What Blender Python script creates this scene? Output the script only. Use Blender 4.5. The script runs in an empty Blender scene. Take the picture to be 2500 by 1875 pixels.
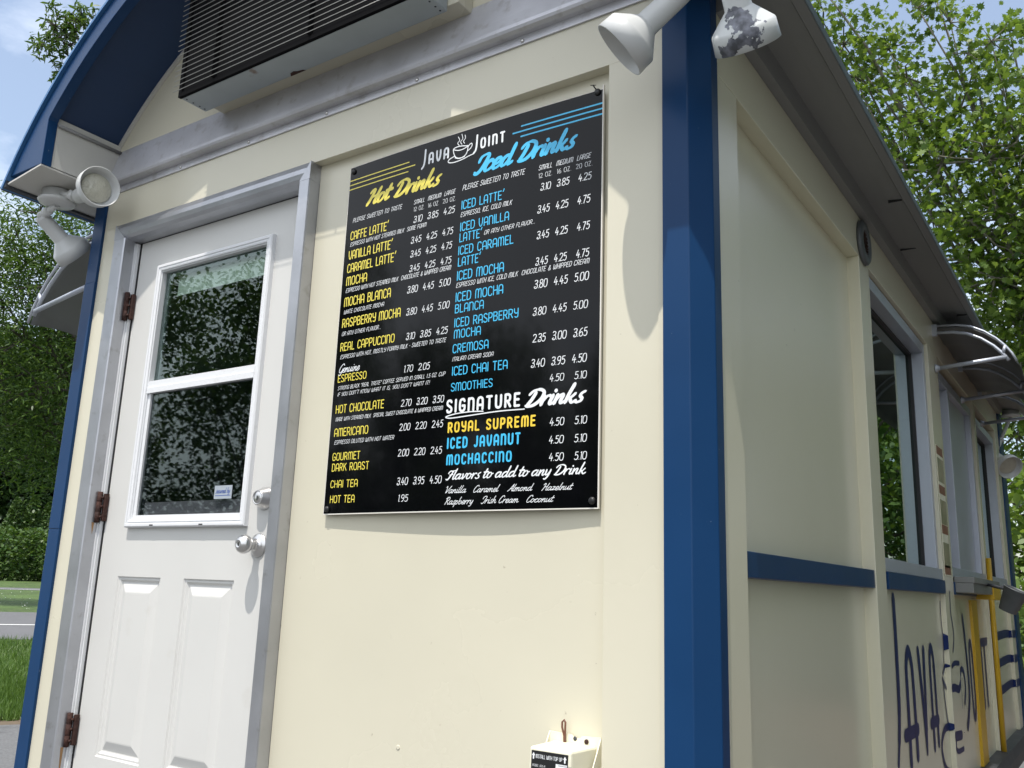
import bpy, bmesh, math, random
import numpy as np
from mathutils import Vector, Matrix
random.seed(7)
C = bpy.context.scene.collection
scene = bpy.context.scene

# ---------------------------------------------------------------- camera, sky, sun, exposure
CAM = Vector((0.7098, -1.7103, -0.1367))
FOC = 2177.25                                        # focal length in pixels of the 2500 px wide photograph
RX = Vector((0.8281, 0.5595, 0.0341)); UP = Vector((0.0968, -0.2028, 0.9744)); FW = Vector((-0.5521, 0.8036, 0.2221))
cd = bpy.data.cameras.new('camera'); cam = bpy.data.objects.new('camera', cd); C.objects.link(cam)
cd.sensor_width = 36; cd.lens = FOC / 2500 * 36; cd.clip_start = 0.05; cd.clip_end = 3000
cam.matrix_world = Matrix(((RX.x, UP.x, -FW.x, CAM.x), (RX.y, UP.y, -FW.y, CAM.y), (RX.z, UP.z, -FW.z, CAM.z), (0, 0, 0, 1)))
scene.camera = cam

SUNV = Vector((0.2, -1.0, 2.45)).normalized()        # direction towards the sun
sd = bpy.data.lights.new('sun', 'SUN'); sun = bpy.data.objects.new('sun', sd); C.objects.link(sun)
sd.energy = 2.3; sd.angle = math.radians(0.5); sd.color = (1.0, 0.95, 0.87)
sun.rotation_euler = SUNV.to_track_quat('Z', 'Y').to_euler()

w = bpy.data.worlds.new('World'); scene.world = w; w.use_nodes = True
nt = w.node_tree; nt.nodes.clear()
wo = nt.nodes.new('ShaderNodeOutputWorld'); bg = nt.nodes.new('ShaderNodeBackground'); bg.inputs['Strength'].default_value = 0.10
sky = nt.nodes.new('ShaderNodeTexSky'); sky.sky_type = 'NISHITA'; sky.sun_disc = False
sky.sun_elevation = math.asin(SUNV.z); sky.sun_rotation = math.atan2(SUNV.x, SUNV.y); sky.dust_density = 2.0; sky.air_density = 1.2
tc = nt.nodes.new('ShaderNodeTexCoord'); mp = nt.nodes.new('ShaderNodeMapping'); mp.inputs['Scale'].default_value = (1, 1, 2.2)
cn = nt.nodes.new('ShaderNodeTexNoise'); cn.inputs['Scale'].default_value = 2.6; cn.inputs['Detail'].default_value = 7; cn.inputs['Roughness'].default_value = 0.55
cr = nt.nodes.new('ShaderNodeValToRGB'); cr.color_ramp.elements[0].position = 0.50; cr.color_ramp.elements[1].position = 0.74
cr.color_ramp.elements[0].color = (0.11, 0.11, 0.11, 1); cr.color_ramp.elements[1].color = (0.9, 0.9, 0.9, 1)
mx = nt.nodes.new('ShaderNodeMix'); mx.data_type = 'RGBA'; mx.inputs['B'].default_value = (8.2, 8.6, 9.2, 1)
sx = nt.nodes.new('ShaderNodeSeparateXYZ'); gr_ = nt.nodes.new('ShaderNodeMapRange'); gr_.inputs['From Min'].default_value = 0.3; gr_.inputs['From Max'].default_value = -0.5; gr_.inputs['To Min'].default_value = 0.0; gr_.inputs['To Max'].default_value = 0.26  # added cloud bias behind the camera, out of view, to fill the front shade
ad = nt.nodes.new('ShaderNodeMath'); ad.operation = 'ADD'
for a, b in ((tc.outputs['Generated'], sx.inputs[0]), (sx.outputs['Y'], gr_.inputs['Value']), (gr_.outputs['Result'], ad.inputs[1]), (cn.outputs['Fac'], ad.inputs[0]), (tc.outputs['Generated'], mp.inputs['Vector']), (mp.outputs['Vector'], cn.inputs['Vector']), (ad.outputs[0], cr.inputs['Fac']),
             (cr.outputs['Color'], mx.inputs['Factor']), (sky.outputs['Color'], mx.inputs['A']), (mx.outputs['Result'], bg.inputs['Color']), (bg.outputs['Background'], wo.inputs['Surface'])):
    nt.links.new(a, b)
scene.view_settings.view_transform = 'Standard'; scene.view_settings.look = 'None'; scene.view_settings.gamma = 1
scene.view_settings.exposure = 1.0
scene.render.engine = 'CYCLES'
scene.cycles.use_denoising = True; scene.cycles.max_bounces = 8; scene.cycles.transparent_max_bounces = 16
scene.cycles.caustics_reflective = False; scene.cycles.caustics_refractive = False

# ---------------------------------------------------------------- materials
MATS = {}
def mat(name, col, rough=0.5, metal=0.0, spec=0.5, var=0.0, vscale=3.0, bump=0.0, bscale=40.0, var2=None, coat=0.0, dirt=None):
    """principled paint/metal/stone with a little procedural unevenness"""
    m = bpy.data.materials.new(name); m.use_nodes = True; MATS[name] = m
    t = m.node_tree; p = t.nodes['Principled BSDF']
    p.inputs['Base Color'].default_value = (*col, 1); p.inputs['Roughness'].default_value = rough
    p.inputs['Metallic'].default_value = metal; p.inputs['Specular IOR Level'].default_value = spec; p.inputs['Coat Weight'].default_value = coat
    tcn = t.nodes.new('ShaderNodeTexCoord')
    last = None
    if var > 0:
        n = t.nodes.new('ShaderNodeTexNoise'); n.inputs['Scale'].default_value = vscale; n.inputs['Detail'].default_value = 6
        t.links.new(tcn.outputs['Object'], n.inputs['Vector'])
        r = t.nodes.new('ShaderNodeValToRGB'); r.color_ramp.elements[0].position = 0.15; r.color_ramp.elements[1].position = 0.85; r.color_ramp.interpolation = 'EASE'
        c2 = var2 or tuple(c * (1 - var) for c in col)
        r.color_ramp.elements[0].color = (*c2, 1); r.color_ramp.elements[1].color = (*col, 1)
        t.links.new(n.outputs['Fac'], r.inputs['Fac']); t.links.new(r.outputs['Color'], p.inputs['Base Color']); last = r.outputs['Color']
        n2 = t.nodes.new('ShaderNodeMapRange'); n2.inputs['To Min'].default_value = max(0.02, rough - 0.06); n2.inputs['To Max'].default_value = rough + 0.1
        t.links.new(n.outputs['Fac'], n2.inputs['Value']); t.links.new(n2.outputs['Result'], p.inputs['Roughness'])
    if dirt:
        dc, ds, lo, hi = dirt
        n = t.nodes.new('ShaderNodeTexNoise'); n.inputs['Scale'].default_value = ds; n.inputs['Detail'].default_value = 9; n.inputs['Roughness'].default_value = 0.6
        t.links.new(tcn.outputs['Object'], n.inputs['Vector'])
        r = t.nodes.new('ShaderNodeMapRange'); r.inputs['From Min'].default_value = lo; r.inputs['From Max'].default_value = hi
        t.links.new(n.outputs['Fac'], r.inputs['Value'])
        x = t.nodes.new('ShaderNodeMix'); x.data_type = 'RGBA'; x.inputs['A'].default_value = (*col, 1); x.inputs['B'].default_value = (*dc, 1)
        if last: t.links.new(last, x.inputs['A'])
        t.links.new(r.outputs['Result'], x.inputs['Factor']); t.links.new(x.outputs['Result'], p.inputs['Base Color'])
    if bump > 0:
        n = t.nodes.new('ShaderNodeTexNoise'); n.inputs['Scale'].default_value = bscale; n.inputs['Detail'].default_value = 4
        t.links.new(tcn.outputs['Object'], n.inputs['Vector'])
        b = t.nodes.new('ShaderNodeBump'); b.inputs['Strength'].default_value = bump; b.inputs['Distance'].default_value = 0.01
        t.links.new(n.outputs['Fac'], b.inputs['Height']); t.links.new(b.outputs['Normal'], p.inputs['Normal'])
    return m
CREAM = mat('cream_paint', (0.665, 0.63, 0.505), 0.24, var=0.12, vscale=1.1, bump=0.10, bscale=3.0, dirt=((0.34, 0.29, 0.21), 42.0, 0.70, 0.78))
CREAM2 = mat('cream_paint_side', (0.71, 0.68, 0.53), 0.20, var=0.05, vscale=1.3, bump=0.06, bscale=2.0, dirt=((0.34, 0.31, 0.25), 38.0, 0.70, 0.80))
DOORW = mat('white_door_paint', (0.63, 0.625, 0.605), 0.38, var=0.04, vscale=4, bump=0.02, bscale=30, dirt=((0.46, 0.43, 0.37), 7.0, 0.66, 1.15))
VINYL = mat('white_vinyl', (0.72, 0.73, 0.75), 0.35, bump=0.02, bscale=60, dirt=((0.45, 0.44, 0.4), 14.0, 0.64, 0.95))
BLUE = mat('blue_paint', (0.007, 0.043, 0.128), 0.32, spec=0.2, var=0.12, vscale=4, bump=0.04, bscale=5, dirt=((0.16, 0.20, 0.27), 55.0, 0.705, 0.76))
BLUER = mat('blue_roof_metal', (0.05, 0.17, 0.38), 0.42, var=0.15, vscale=3)
NAVY = mat('navy_soffit_paint', (0.010, 0.035, 0.10), 0.6, var=0.1, vscale=6)
SHELF = mat('dull_shelf_metal', (0.24, 0.245, 0.24), 0.45, metal=0.4, var=0.25, vscale=8)
VENT = mat('grey_cast_metal', (0.14, 0.15, 0.16), 0.5, metal=0.4, var=0.3, vscale=20)
ALUF = mat('door_frame_aluminium', (0.50, 0.51, 0.545), 0.34, metal=0.75, var=0.25, vscale=6, bump=0.03, bscale=80, dirt=((0.25, 0.24, 0.23), 25.0, 0.6, 0.9))
ALU = mat('weathered_aluminium', (0.64, 0.64, 0.68), 0.36, metal=0.35, var=0.30, vscale=5, bump=0.03, bscale=80, dirt=((0.32, 0.30, 0.29), 25.0, 0.55, 0.85))
ALUL = mat('clear_anodised_aluminium', (0.50, 0.53, 0.60), 0.4, metal=0.5, var=0.1, vscale=6)
STEEL = mat('brushed_steel', (0.62, 0.61, 0.60), 0.28, metal=1.0, bump=0.02, bscale=200)
GALV = mat('galvanised_sheet', (0.42, 0.46, 0.48), 0.55, metal=0.35, var=0.15, vscale=7, dirt=((0.16, 0.075, 0.03), 5.0, 0.66, 0.72))
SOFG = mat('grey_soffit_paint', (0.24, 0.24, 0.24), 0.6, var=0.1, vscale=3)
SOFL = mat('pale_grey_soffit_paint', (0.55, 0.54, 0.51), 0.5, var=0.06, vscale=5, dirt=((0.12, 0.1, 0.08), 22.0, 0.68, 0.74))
GUT = mat('dark_drip_edge', (0.05, 0.055, 0.065), 0.5, var=0.2, vscale=9)
BLACK = mat('black_plastic', (0.012, 0.012, 0.013), 0.4)
BLACKIN = mat('black_louvre', (0.003, 0.003, 0.004), 0.9, spec=0.1)
WIRE = mat('grille_wire', (0.38, 0.375, 0.36), 0.4, metal=0.3)
RUST = mat('rusty_steel', (0.055, 0.018, 0.012), 0.8, var=0.6, vscale=30, bump=0.5, bscale=90)
RUSTRUN = mat('rust_stain', (0.35, 0.20, 0.09), 0.8, var=0.3, vscale=30)
LAMPW = mat('white_lamp_enamel', (0.62, 0.63, 0.63), 0.35, var=0.04, vscale=9, dirt=((0.28, 0.25, 0.2), 30.0, 0.68, 0.85))
LAMPPEEL = mat('peeling_lamp_enamel', (0.62, 0.64, 0.64), 0.4)
def peel(m, spot, radius):
    t = m.node_tree; p = t.nodes['Principled BSDF']; tcn = t.nodes.new('ShaderNodeTexCoord')
    n = t.nodes.new('ShaderNodeTexNoise'); n.inputs['Scale'].default_value = 26; n.inputs['Detail'].default_value = 8; n.inputs['Roughness'].default_value = 0.62
    d = t.nodes.new('ShaderNodeVectorMath'); d.operation = 'DISTANCE'; d.inputs[1].default_value = spot
    q = t.nodes.new('ShaderNodeMapRange'); q.inputs['From Min'].default_value = 0.0; q.inputs['From Max'].default_value = radius; q.inputs['To Min'].default_value = 0.24; q.inputs['To Max'].default_value = -0.18; q.clamp = False
    a = t.nodes.new('ShaderNodeMath'); a.operation = 'ADD'; r = t.nodes.new('ShaderNodeMapRange'); r.inputs['From Min'].default_value = 0.52; r.inputs['From Max'].default_value = 0.53
    n2 = t.nodes.new('ShaderNodeTexNoise'); n2.inputs['Scale'].default_value = 60; c = t.nodes.new('ShaderNodeValToRGB'); c.color_ramp.elements[0].position = .35; c.color_ramp.elements[1].position = .7
    c.color_ramp.elements[0].color = (0.07, 0.075, 0.09, 1); c.color_ramp.elements[1].color = (0.24, 0.25, 0.30, 1)
    x = t.nodes.new('ShaderNodeMix'); x.data_type = 'RGBA'; x.inputs['A'].default_value = (0.62, 0.64, 0.64, 1)
    for u, v in ((tcn.outputs['Object'], n.inputs['Vector']), (tcn.outputs['Object'], d.inputs[0]), (d.outputs['Value'], q.inputs['Value']), (n.outputs['Fac'], a.inputs[0]), (q.outputs['Result'], a.inputs[1]), (a.outputs[0], r.inputs['Value']),
                 (tcn.outputs['Object'], n2.inputs['Vector']), (n2.outputs['Fac'], c.inputs['Fac']), (c.outputs['Color'], x.inputs['B']), (r.outputs['Result'], x.inputs['Factor']), (x.outputs['Result'], p.inputs['Base Color'])): t.links.new(u, v)
SEAL = mat('dark_gasket', (0.02, 0.02, 0.022), 0.6)
NAVYV = mat('navy_vinyl', (0.010, 0.022, 0.10), 0.4, spec=0.2)
YELF = mat('yellow_finish', (0.62, 0.38, 0.02), 0.3, var=0.1, vscale=9)
BOARD = mat('glossy_black_board', (0.0025, 0.0027, 0.0035), 0.06, spec=0.22, bump=0.01, bscale=3)
EDGE = mat('board_edge', (0.75, 0.72, 0.66), 0.5)
TXW = mat('white_print', (0.80, 0.82, 0.84), 0.3); TXY = mat('yellow_print', (0.80, 0.68, 0.10), 0.3)
TXY2 = mat('amber_print', (0.85, 0.60, 0.06), 0.3); TXB = mat('blue_print', (0.06, 0.50, 0.82), 0.3)
DARK = mat('dark_interior', (0.16, 0.18, 0.18), 0.7, var=0.3, vscale=2); TEAL = mat('teal_ceiling', (0.40, 0.52, 0.50), 0.5, var=0.3, vscale=2)
BLIND = mat('grey_blind_cloth', (0.62, 0.59, 0.54), 0.8, var=0.1, vscale=12); STICK = mat('pale_sticker', (0.36, 0.40, 0.45), 0.4)
BLUEINK = mat('blue_ink', (0.03, 0.08, 0.35), 0.5); CABLE = mat('brown_cable', (0.14, 0.055, 0.035), 0.5)
IVORY = mat('ivory_plastic', (0.80, 0.77, 0.62), 0.4, dirt=((0.5, 0.46, 0.35), 20.0, 0.66, 0.95)); PHOTO = mat('faded_photo_print', (0.42, 0.36, 0.24), 0.4, var=0.7, vscale=9, var2=(0.12, 0.16, 0.07))
PBROWN = mat('brown_print', (0.22, 0.09, 0.05), 0.5); AWN = mat('grey_awning_sheet', (0.20, 0.21, 0.22), 0.5, var=0.2, vscale=5)
BARK = mat('sycamore_bark', (0.26, 0.24, 0.20), 0.9, var=0.5, vscale=3, bump=0.4, bscale=12); BARKD = mat('dark_bark', (0.09, 0.075, 0.06), 0.9, var=0.4, vscale=6)
ASPH = mat('asphalt', (0.17, 0.17, 0.17), 0.85, var=0.45, vscale=45, dirt=((0.06, 0.06, 0.06), 3.0, 0.55, 0.7), bump=0.3, bscale=180); ROADM = mat('road_asphalt', (0.135, 0.135, 0.14), 0.85, var=0.12, vscale=3)
LINEW = mat('road_paint', (0.7, 0.7, 0.68), 0.7); GRASS = mat('grass_ground', (0.075, 0.135, 0.026), 0.9, var=0.6, vscale=0.9, bump=0.6, bscale=30, dirt=((0.12, 0.14, 0.045), 7.0, 0.5, 0.75))
BLADE = mat('grass_blade', (0.11, 0.21, 0.035), 0.7, var=0.4, vscale=2); MULCH = mat('bark_mulch', (0.10, 0.05, 0.035), 0.95, var=0.5, vscale=40, bump=0.6, bscale=90)
DIRTG = mat('bare_soil', (0.16, 0.12, 0.08), 0.95, var=0.4, vscale=14)

def glass(name, tint, refl=0.10, rough=0.0):
    m = bpy.data.materials.new(name); m.use_nodes = True; t = m.node_tree; t.nodes.clear()
    o = t.nodes.new('ShaderNodeOutputMaterial'); tr = t.nodes.new('ShaderNodeBsdfTransparent'); gl = t.nodes.new('ShaderNodeBsdfGlossy')
    tr.inputs['Color'].default_value = (*tint, 1); gl.inputs['Color'].default_value = (0.86, 1.0, 0.95, 1); gl.inputs['Roughness'].default_value = rough
    f = t.nodes.new('ShaderNodeFresnel'); f.inputs['IOR'].default_value = 1.5
    a = t.nodes.new('ShaderNodeMath'); a.operation = 'ADD'; a.inputs[1].default_value = refl; a.use_clamp = True
    x = t.nodes.new('ShaderNodeMixShader'); ge = t.nodes.new('ShaderNodeNewGeometry')             # only the outer face of the pane mirrors
    iv = t.nodes.new('ShaderNodeMath'); iv.operation = 'SUBTRACT'; iv.inputs[0].default_value = 1.0; t.links.new(ge.outputs['Backfacing'], iv.inputs[1])
    mu_ = t.nodes.new('ShaderNodeMath'); mu_.operation = 'MULTIPLY'; t.links.new(a.outputs[0], mu_.inputs[0]); t.links.new(iv.outputs[0], mu_.inputs[1])
    t.links.new(f.outputs[0], a.inputs[0]); t.links.new(mu_.outputs[0], x.inputs['Fac']); t.links.new(tr.outputs[0], x.inputs[1]); t.links.new(gl.outputs[0], x.inputs[2]); t.links.new(x.outputs[0], o.inputs['Surface'])
    return m
GLASS = glass('window_glass', (0.86, 0.94, 0.91), 0.05, 0.01); GLASSD = glass('screened_window_glass', (0.55, 0.57, 0.60), 0.02, 0.015)
GLASSG = glass('green_tinted_glass', (0.34, 0.56, 0.49), 0.18)
ROOFEDGE = mat('weathered_roof_edge', (0.20, 0.25, 0.29), 0.45, metal=0.3, var=0.3, vscale=8)
LENS = mat('lamp_lens', (0.66, 0.64, 0.54), 0.12, spec=0.8, var=0.3, vscale=14, bump=0.6, bscale=70)

def leafmat(name, c1, c2, trans=0.4):
    m = bpy.data.materials.new(name); m.use_nodes = True; t = m.node_tree; t.nodes.clear()
    o = t.nodes.new('ShaderNodeOutputMaterial'); d = t.nodes.new('ShaderNodeBsdfPrincipled'); tl = t.nodes.new('ShaderNodeBsdfTranslucent'); x = t.nodes.new('ShaderNodeMixShader')
    g = t.nodes.new('ShaderNodeNewGeometry'); r = t.nodes.new('ShaderNodeValToRGB')
    r.color_ramp.elements[0].color = (*c1, 1); r.color_ramp.elements[1].color = (*c2, 1)
    d.inputs['Roughness'].default_value = 0.45; d.inputs['Specular IOR Level'].default_value = 0.4
    h = t.nodes.new('ShaderNodeMix'); h.data_type = 'RGBA'; h.blend_type = 'MULTIPLY'; h.inputs['Factor'].default_value = 1; h.inputs['B'].default_value = (1.0, 1.0, 0.45, 1)
    t.links.new(g.outputs['Random Per Island'], r.inputs['Fac']); t.links.new(r.outputs['Color'], d.inputs['Base Color']); t.links.new(r.outputs['Color'], h.inputs['A'])
    t.links.new(h.outputs['Result'], tl.inputs['Color'])
    x.inputs['Fac'].default_value = trans
    t.links.new(d.outputs[0], x.inputs[1]); t.links.new(tl.outputs[0], x.inputs[2]); t.links.new(x.outputs[0], o.inputs['Surface'])
    return m
LEAFS = leafmat('sycamore_leaf', (0.08, 0.15, 0.027), (0.25, 0.35, 0.09), 0.5)
LEAFA = leafmat('ash_leaf', (0.035, 0.085, 0.018), (0.14, 0.22, 0.05), 0.42)
LEAFD = leafmat('dark_leaf', (0.018, 0.045, 0.012), (0.05, 0.09, 0.025), 0.25)
LEAFC = leafmat('conifer_spray', (0.03, 0.075, 0.018), (0.085, 0.14, 0.035), 0.25)
LEAFH = leafmat('hedge_leaf', (0.05, 0.11, 0.025), (0.12, 0.19, 0.05), 0.3)

# ---------------------------------------------------------------- helpers
def tag(o, label=None, cat=None, group=None, kind=None):
    if label: o['label'] = label
    if cat: o['category'] = cat
    if group: o['group'] = group
    if kind: o['kind'] = kind
    return o
def empty(name, loc=(0, 0, 0)):
    o = bpy.data.objects.new(name, None); C.objects.link(o); o.location = loc; o.empty_display_size = 0.2
    return o
class MB:
    """collects shapes and links them as ONE mesh object"""
    def __init__(s): s.v = []; s.f = []; s.sm = []
    def add(s, vs, fs, smooth=False):
        n = len(s.v); s.v += [tuple(p) for p in vs]; s.f += [tuple(i + n for i in f) for f in fs]; s.sm += [smooth] * len(fs); return s
    def box(s, x0, x1, y0, y1, z0, z1):
        x0, x1 = sorted((x0, x1)); y0, y1 = sorted((y0, y1)); z0, z1 = sorted((z0, z1))
        return s.add([(x0, y0, z0), (x1, y0, z0), (x1, y1, z0), (x0, y1, z0), (x0, y0, z1), (x1, y0, z1), (x1, y1, z1), (x0, y1, z1)],
                     [(0, 3, 2, 1), (4, 5, 6, 7), (0, 1, 5, 4), (1, 2, 6, 5), (2, 3, 7, 6), (3, 0, 4, 7)])
    def prism(s, poly, axis, a, b, smooth=False):
        """extrude a 2-D polygon along an axis (0 x: poly is y,z; 1 y: poly is x,z; 2 z: poly is x,y)"""
        ar = sum(poly[i][0] * poly[(i + 1) % len(poly)][1] - poly[(i + 1) % len(poly)][0] * poly[i][1] for i in range(len(poly)))
        if (ar < 0) != (axis == 1): poly = poly[::-1]
        def P(p, c): return (c, p[0], p[1]) if axis == 0 else ((p[0], c, p[1]) if axis == 1 else (p[0], p[1], c))
        n = len(poly); a, b = min(a, b), max(a, b)
        vs = [P(p, a) for p in poly] + [P(p, b) for p in poly]
        s.add(vs, [tuple(range(n))[::-1], tuple(range(n, 2 * n))])
        m = len(s.v) - 2 * n
        for i in range(n):
            j = (i + 1) % n; s.f.append((m + i, m + j, m + n + j, m + n + i)); s.sm.append(smooth)
        return s
    def tube(s, pts, r, n=8, cap=True):
        pts = [Vector(p) for p in pts]; rs = r if isinstance(r, (list, tuple)) else [r] * len(pts)
        m = len(s.v); up = Vector((0, 0, 1)); prev = None
        for i, p in enumerate(pts):
            d = (pts[min(i + 1, len(pts) - 1)] - pts[max(i - 1, 0)]).normalized()
            a = (prev - d * prev.dot(d)) if prev else d.cross(up if abs(d.z) < 0.9 else Vector((1, 0, 0)))
            a.normalize(); prev = a; b = d.cross(a)
            s.v += [tuple(p + (a * math.cos(2 * math.pi * k / n) + b * math.sin(2 * math.pi * k / n)) * rs[i]) for k in range(n)]
        for i in range(len(pts) - 1):
            for k in range(n):
                k2 = (k + 1) % n; s.f.append((m + i * n + k, m + i * n + k2, m + (i + 1) * n + k2, m + (i + 1) * n + k)); s.sm.append(True)
        if cap:
            s.f.append(tuple(m + k for k in range(n))[::-1]); s.f.append(tuple(m + (len(pts) - 1) * n + k for k in range(n))); s.sm += [False, False]
        return s
    def lathe(s, o, ax, prof, n=32, smooth=True, close=True):
        """profile of (distance along ax, radius) turned about the axis through o"""
        o = Vector(o); ax = Vector(ax).normalized(); a = ax.cross(Vector((0, 0, 1)) if abs(ax.z) < 0.9 else Vector((1, 0, 0))).normalized(); b = ax.cross(a); m = len(s.v)
        for t, r in prof:
            s.v += [tuple(o + ax * t + (a * math.cos(2 * math.pi * k / n) + b * math.sin(2 * math.pi * k / n)) * max(r, 1e-5)) for k in range(n)]
        for i in range(len(prof) - 1):
            for k in range(n):
                k2 = (k + 1) % n; s.f.append((m + i * n + k, m + i * n + k2, m + (i + 1) * n + k2, m + (i + 1) * n + k)); s.sm.append(smooth)
        if close:
            s.f.append(tuple(m + k for k in range(n))[::-1]); s.f.append(tuple(m + (len(prof) - 1) * n + k for k in range(n))); s.sm += [False, False]
        return s
    def build(s, name, m, parent=None, bevel=0.0, loc=None, auto=None):
        me = bpy.data.meshes.new(name); L = Vector(loc) if loc else Vector((0, 0, 0))
        me.from_pydata([tuple(Vector(p) - L) for p in s.v] if loc else s.v, [], s.f); me.validate(); me.update()
        if len(me.polygons) == len(s.sm): me.polygons.foreach_set('use_smooth', s.sm)
        if m: me.materials.append(m)
        o = bpy.data.objects.new(name, me); C.objects.link(o)
        if loc: o.location = L
        if parent: o.parent = parent; o.matrix_parent_inverse = Matrix.Translation(parent.location).inverted() if parent.location.length else Matrix()
        if bevel:
            b = o.modifiers.new('bevel', 'BEVEL'); b.width = bevel; b.segments = 2; b.limit_method = 'ANGLE'; b.angle_limit = math.radians(40)
        if any(s.sm) and not all(s.sm):
            pass
        return o
def at(u, v, dist):
    """a world point at this distance along the sight line of a pixel of the photograph"""
    d = (RX * ((u - 1250) / FOC) + UP * ((937.5 - v) / FOC) + FW).normalized()
    return CAM + d * dist
def grid_wall(mb, xs, zs, y, skip):
    """a wall facing -Y made of cells; skip(xc, zc) leaves a hole"""
    idx = {}
    def V(i, k):
        if (i, k) not in idx: idx[(i, k)] = len(mb.v); mb.v.append((xs[i], y, zs[k]))
        return idx[(i, k)]
    for i in range(len(xs) - 1):
        for k in range(len(zs) - 1):
            if skip((xs[i] + xs[i + 1]) / 2, (zs[k] + zs[k + 1]) / 2): continue
            mb.f.append((V(i, k), V(i + 1, k), V(i + 1, k + 1), V(i, k + 1))); mb.sm.append(False)
def ring(mb, x0, x1, z0, z1, steps):
    """nested rectangles (inset, y): moulded panels and frames facing -Y"""
    m = len(mb.v)
    for ins, y in steps:
        mb.v += [(x0 + ins, y, z0 + ins), (x1 - ins, y, z0 + ins), (x1 - ins, y, z1 - ins), (x0 + ins, y, z1 - ins)]
    for i in range(len(steps) - 1):
        for k in range(4):
            k2 = (k + 1) % 4; a = m + i * 4; mb.f.append((a + k, a + k2, a + 4 + k2, a + 4 + k)); mb.sm.append(False)
    return m + 4 * (len(steps) - 1)
# ---------------------------------------------------------------- the kiosk
BZ = -0.95                        # underside of the kiosk walls
YL = 5.62                         # rear of the kiosk
XS = 0.0348; XR = 0.0             # right side: pilaster face and recessed panel face
AX, AZ = -1.20, 0.496             # centre of the roof arc
def arc(r, a0, a1, n):            # angles in degrees from +X
    return [(AX + r * math.cos(math.radians(a0 + (a1 - a0) * i / n)), AZ + r * math.sin(math.radians(a0 + (a1 - a0) * i / n))) for i in range(n + 1)]
K = empty('coffee_kiosk', (-1.19, 2.8, BZ))
tag(K, 'cream and blue coffee kiosk with a curved blue roof and white side door', 'kiosk')
DX0, DX1, DZ1 = -2.24, -1.2238, 1.1067        # door frame outside
PX1, PZ1 = -0.2128, 1.104                     # recessed wall panel
# front wall: pilasters, header and gable
fw = MB()
fw.box(-2.38, DX0, 0, 0.06, BZ, PZ1); fw.box(PX1, -0.02, 0, 0.06, BZ, PZ1)
gab = [(-2.40, PZ1), (-2.40, 1.30)] + [p for p in arc(1.464, 146, 34, 40)] + [(0.0, 1.30), (0.0, PZ1)]
fw.prism(gab, 1, 0, 0.06)
fw.box(-0.083, -0.0615, -0.004, 0.0, BZ, 1.243)                        # cover strip beside the corner post
fw.box(-2.33, DX0 + 0.001, -0.0012, 0.0, 1.1085, 1.1105)
fwo = fw.build('front_wall', CREAM, K, bevel=0.0015)
pn = MB(); grid_wall(pn, [DX1 + (PX1 - DX1) * i / 24 for i in range(25)], [BZ + (PZ1 - BZ) * i / 40 for i in range(41)], 0.03, lambda x, z: False)
pn.sm = [True] * len(pn.f)
random.seed(3)
for i, v in enumerate(pn.v):                                             # the thin sheet is a little wavy
    x, y, z = v
    dy = 0.0022 * math.sin(3.1 * x + 1.7 * z + 1) * math.sin(2.3 * z - 1.2 * x) + 0.0007 * math.sin(9 * x + 5 * z)
    if 0 < (x - DX1) and x < PX1 - .01: pn.v[i] = (x, y + dy, z)
pno = pn.build('wall_panel', CREAM, K)
for x, z in ((-0.825, -0.165), (-0.805, -0.275), (-0.78, -0.52)):
    dn = MB(); dn.lathe((x, 0.0298, z), (0, -1, 0), [(-0.002, 0.0055), (0.0002, 0.0055), (0.0004, 0.004), (0.0001, 0.0008)], 14)
    dn.build('dent', CREAM, pno)
# corner posts
cp = MB(); cp.prism([(-0.061, -0.03), (0.0, -0.03), (0.041, 0.011), (0.041, 0.05), (0.0, 0.058), (-0.061, 0.0)], 2, BZ - 0.03, 1.255)
tag(cp.build('corner_post', BLUE, K, bevel=0.002), 'glossy blue corner post under the white twin lamp')
LP = [(-2.331, -0.010), (-2.397, -0.010), (-2.430, 0.022), (-2.430, 0.05), (-2.397, 0.058), (-2.331, 0.0)]
cp = MB(); cp.prism(LP, 2, BZ - 0.03, 0.008); cp.prism([(x - .0012 if i in (1, 2) else x, y - .0012 if i < 2 else y) for i, (x, y) in enumerate(LP)], 2, 0.008, 0.905); cp.prism(LP, 2, 0.905, 1.25)
tag(cp.build('corner_post', BLUE, K, bevel=0.0015), 'sunlit flat blue corner trim left of the door')
cp = MB(); cp.prism([(0.041, 5.40), (0.046, 5.44), (0.046, 5.60), (-0.03, 5.66), (-0.10, 5.66), (-0.10, 5.40)], 2, BZ - 0.03, 1.22); cp.build('corner_post', BLUE, K)
# left, rear walls
ow = MB(); ow.box(-2.41, -2.38, 0.05, YL, BZ, 1.26); ow.build('side_wall', CREAM2, K)
ow = MB(); ow.prism([(-2.38, BZ), (-2.38, 1.26)] + arc(1.45, 147, 33, 24) + [(-0.04, 1.26), (-0.04, BZ)], 1, YL - 0.06, YL - 0.01); ow.build('rear_wall', CREAM2, K)
fl = MB(); fl.box(-2.37, -0.06, 0.1, YL - 0.07, BZ - 0.06, BZ + 0.0); fl.build('floor', DARK, K)
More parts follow.
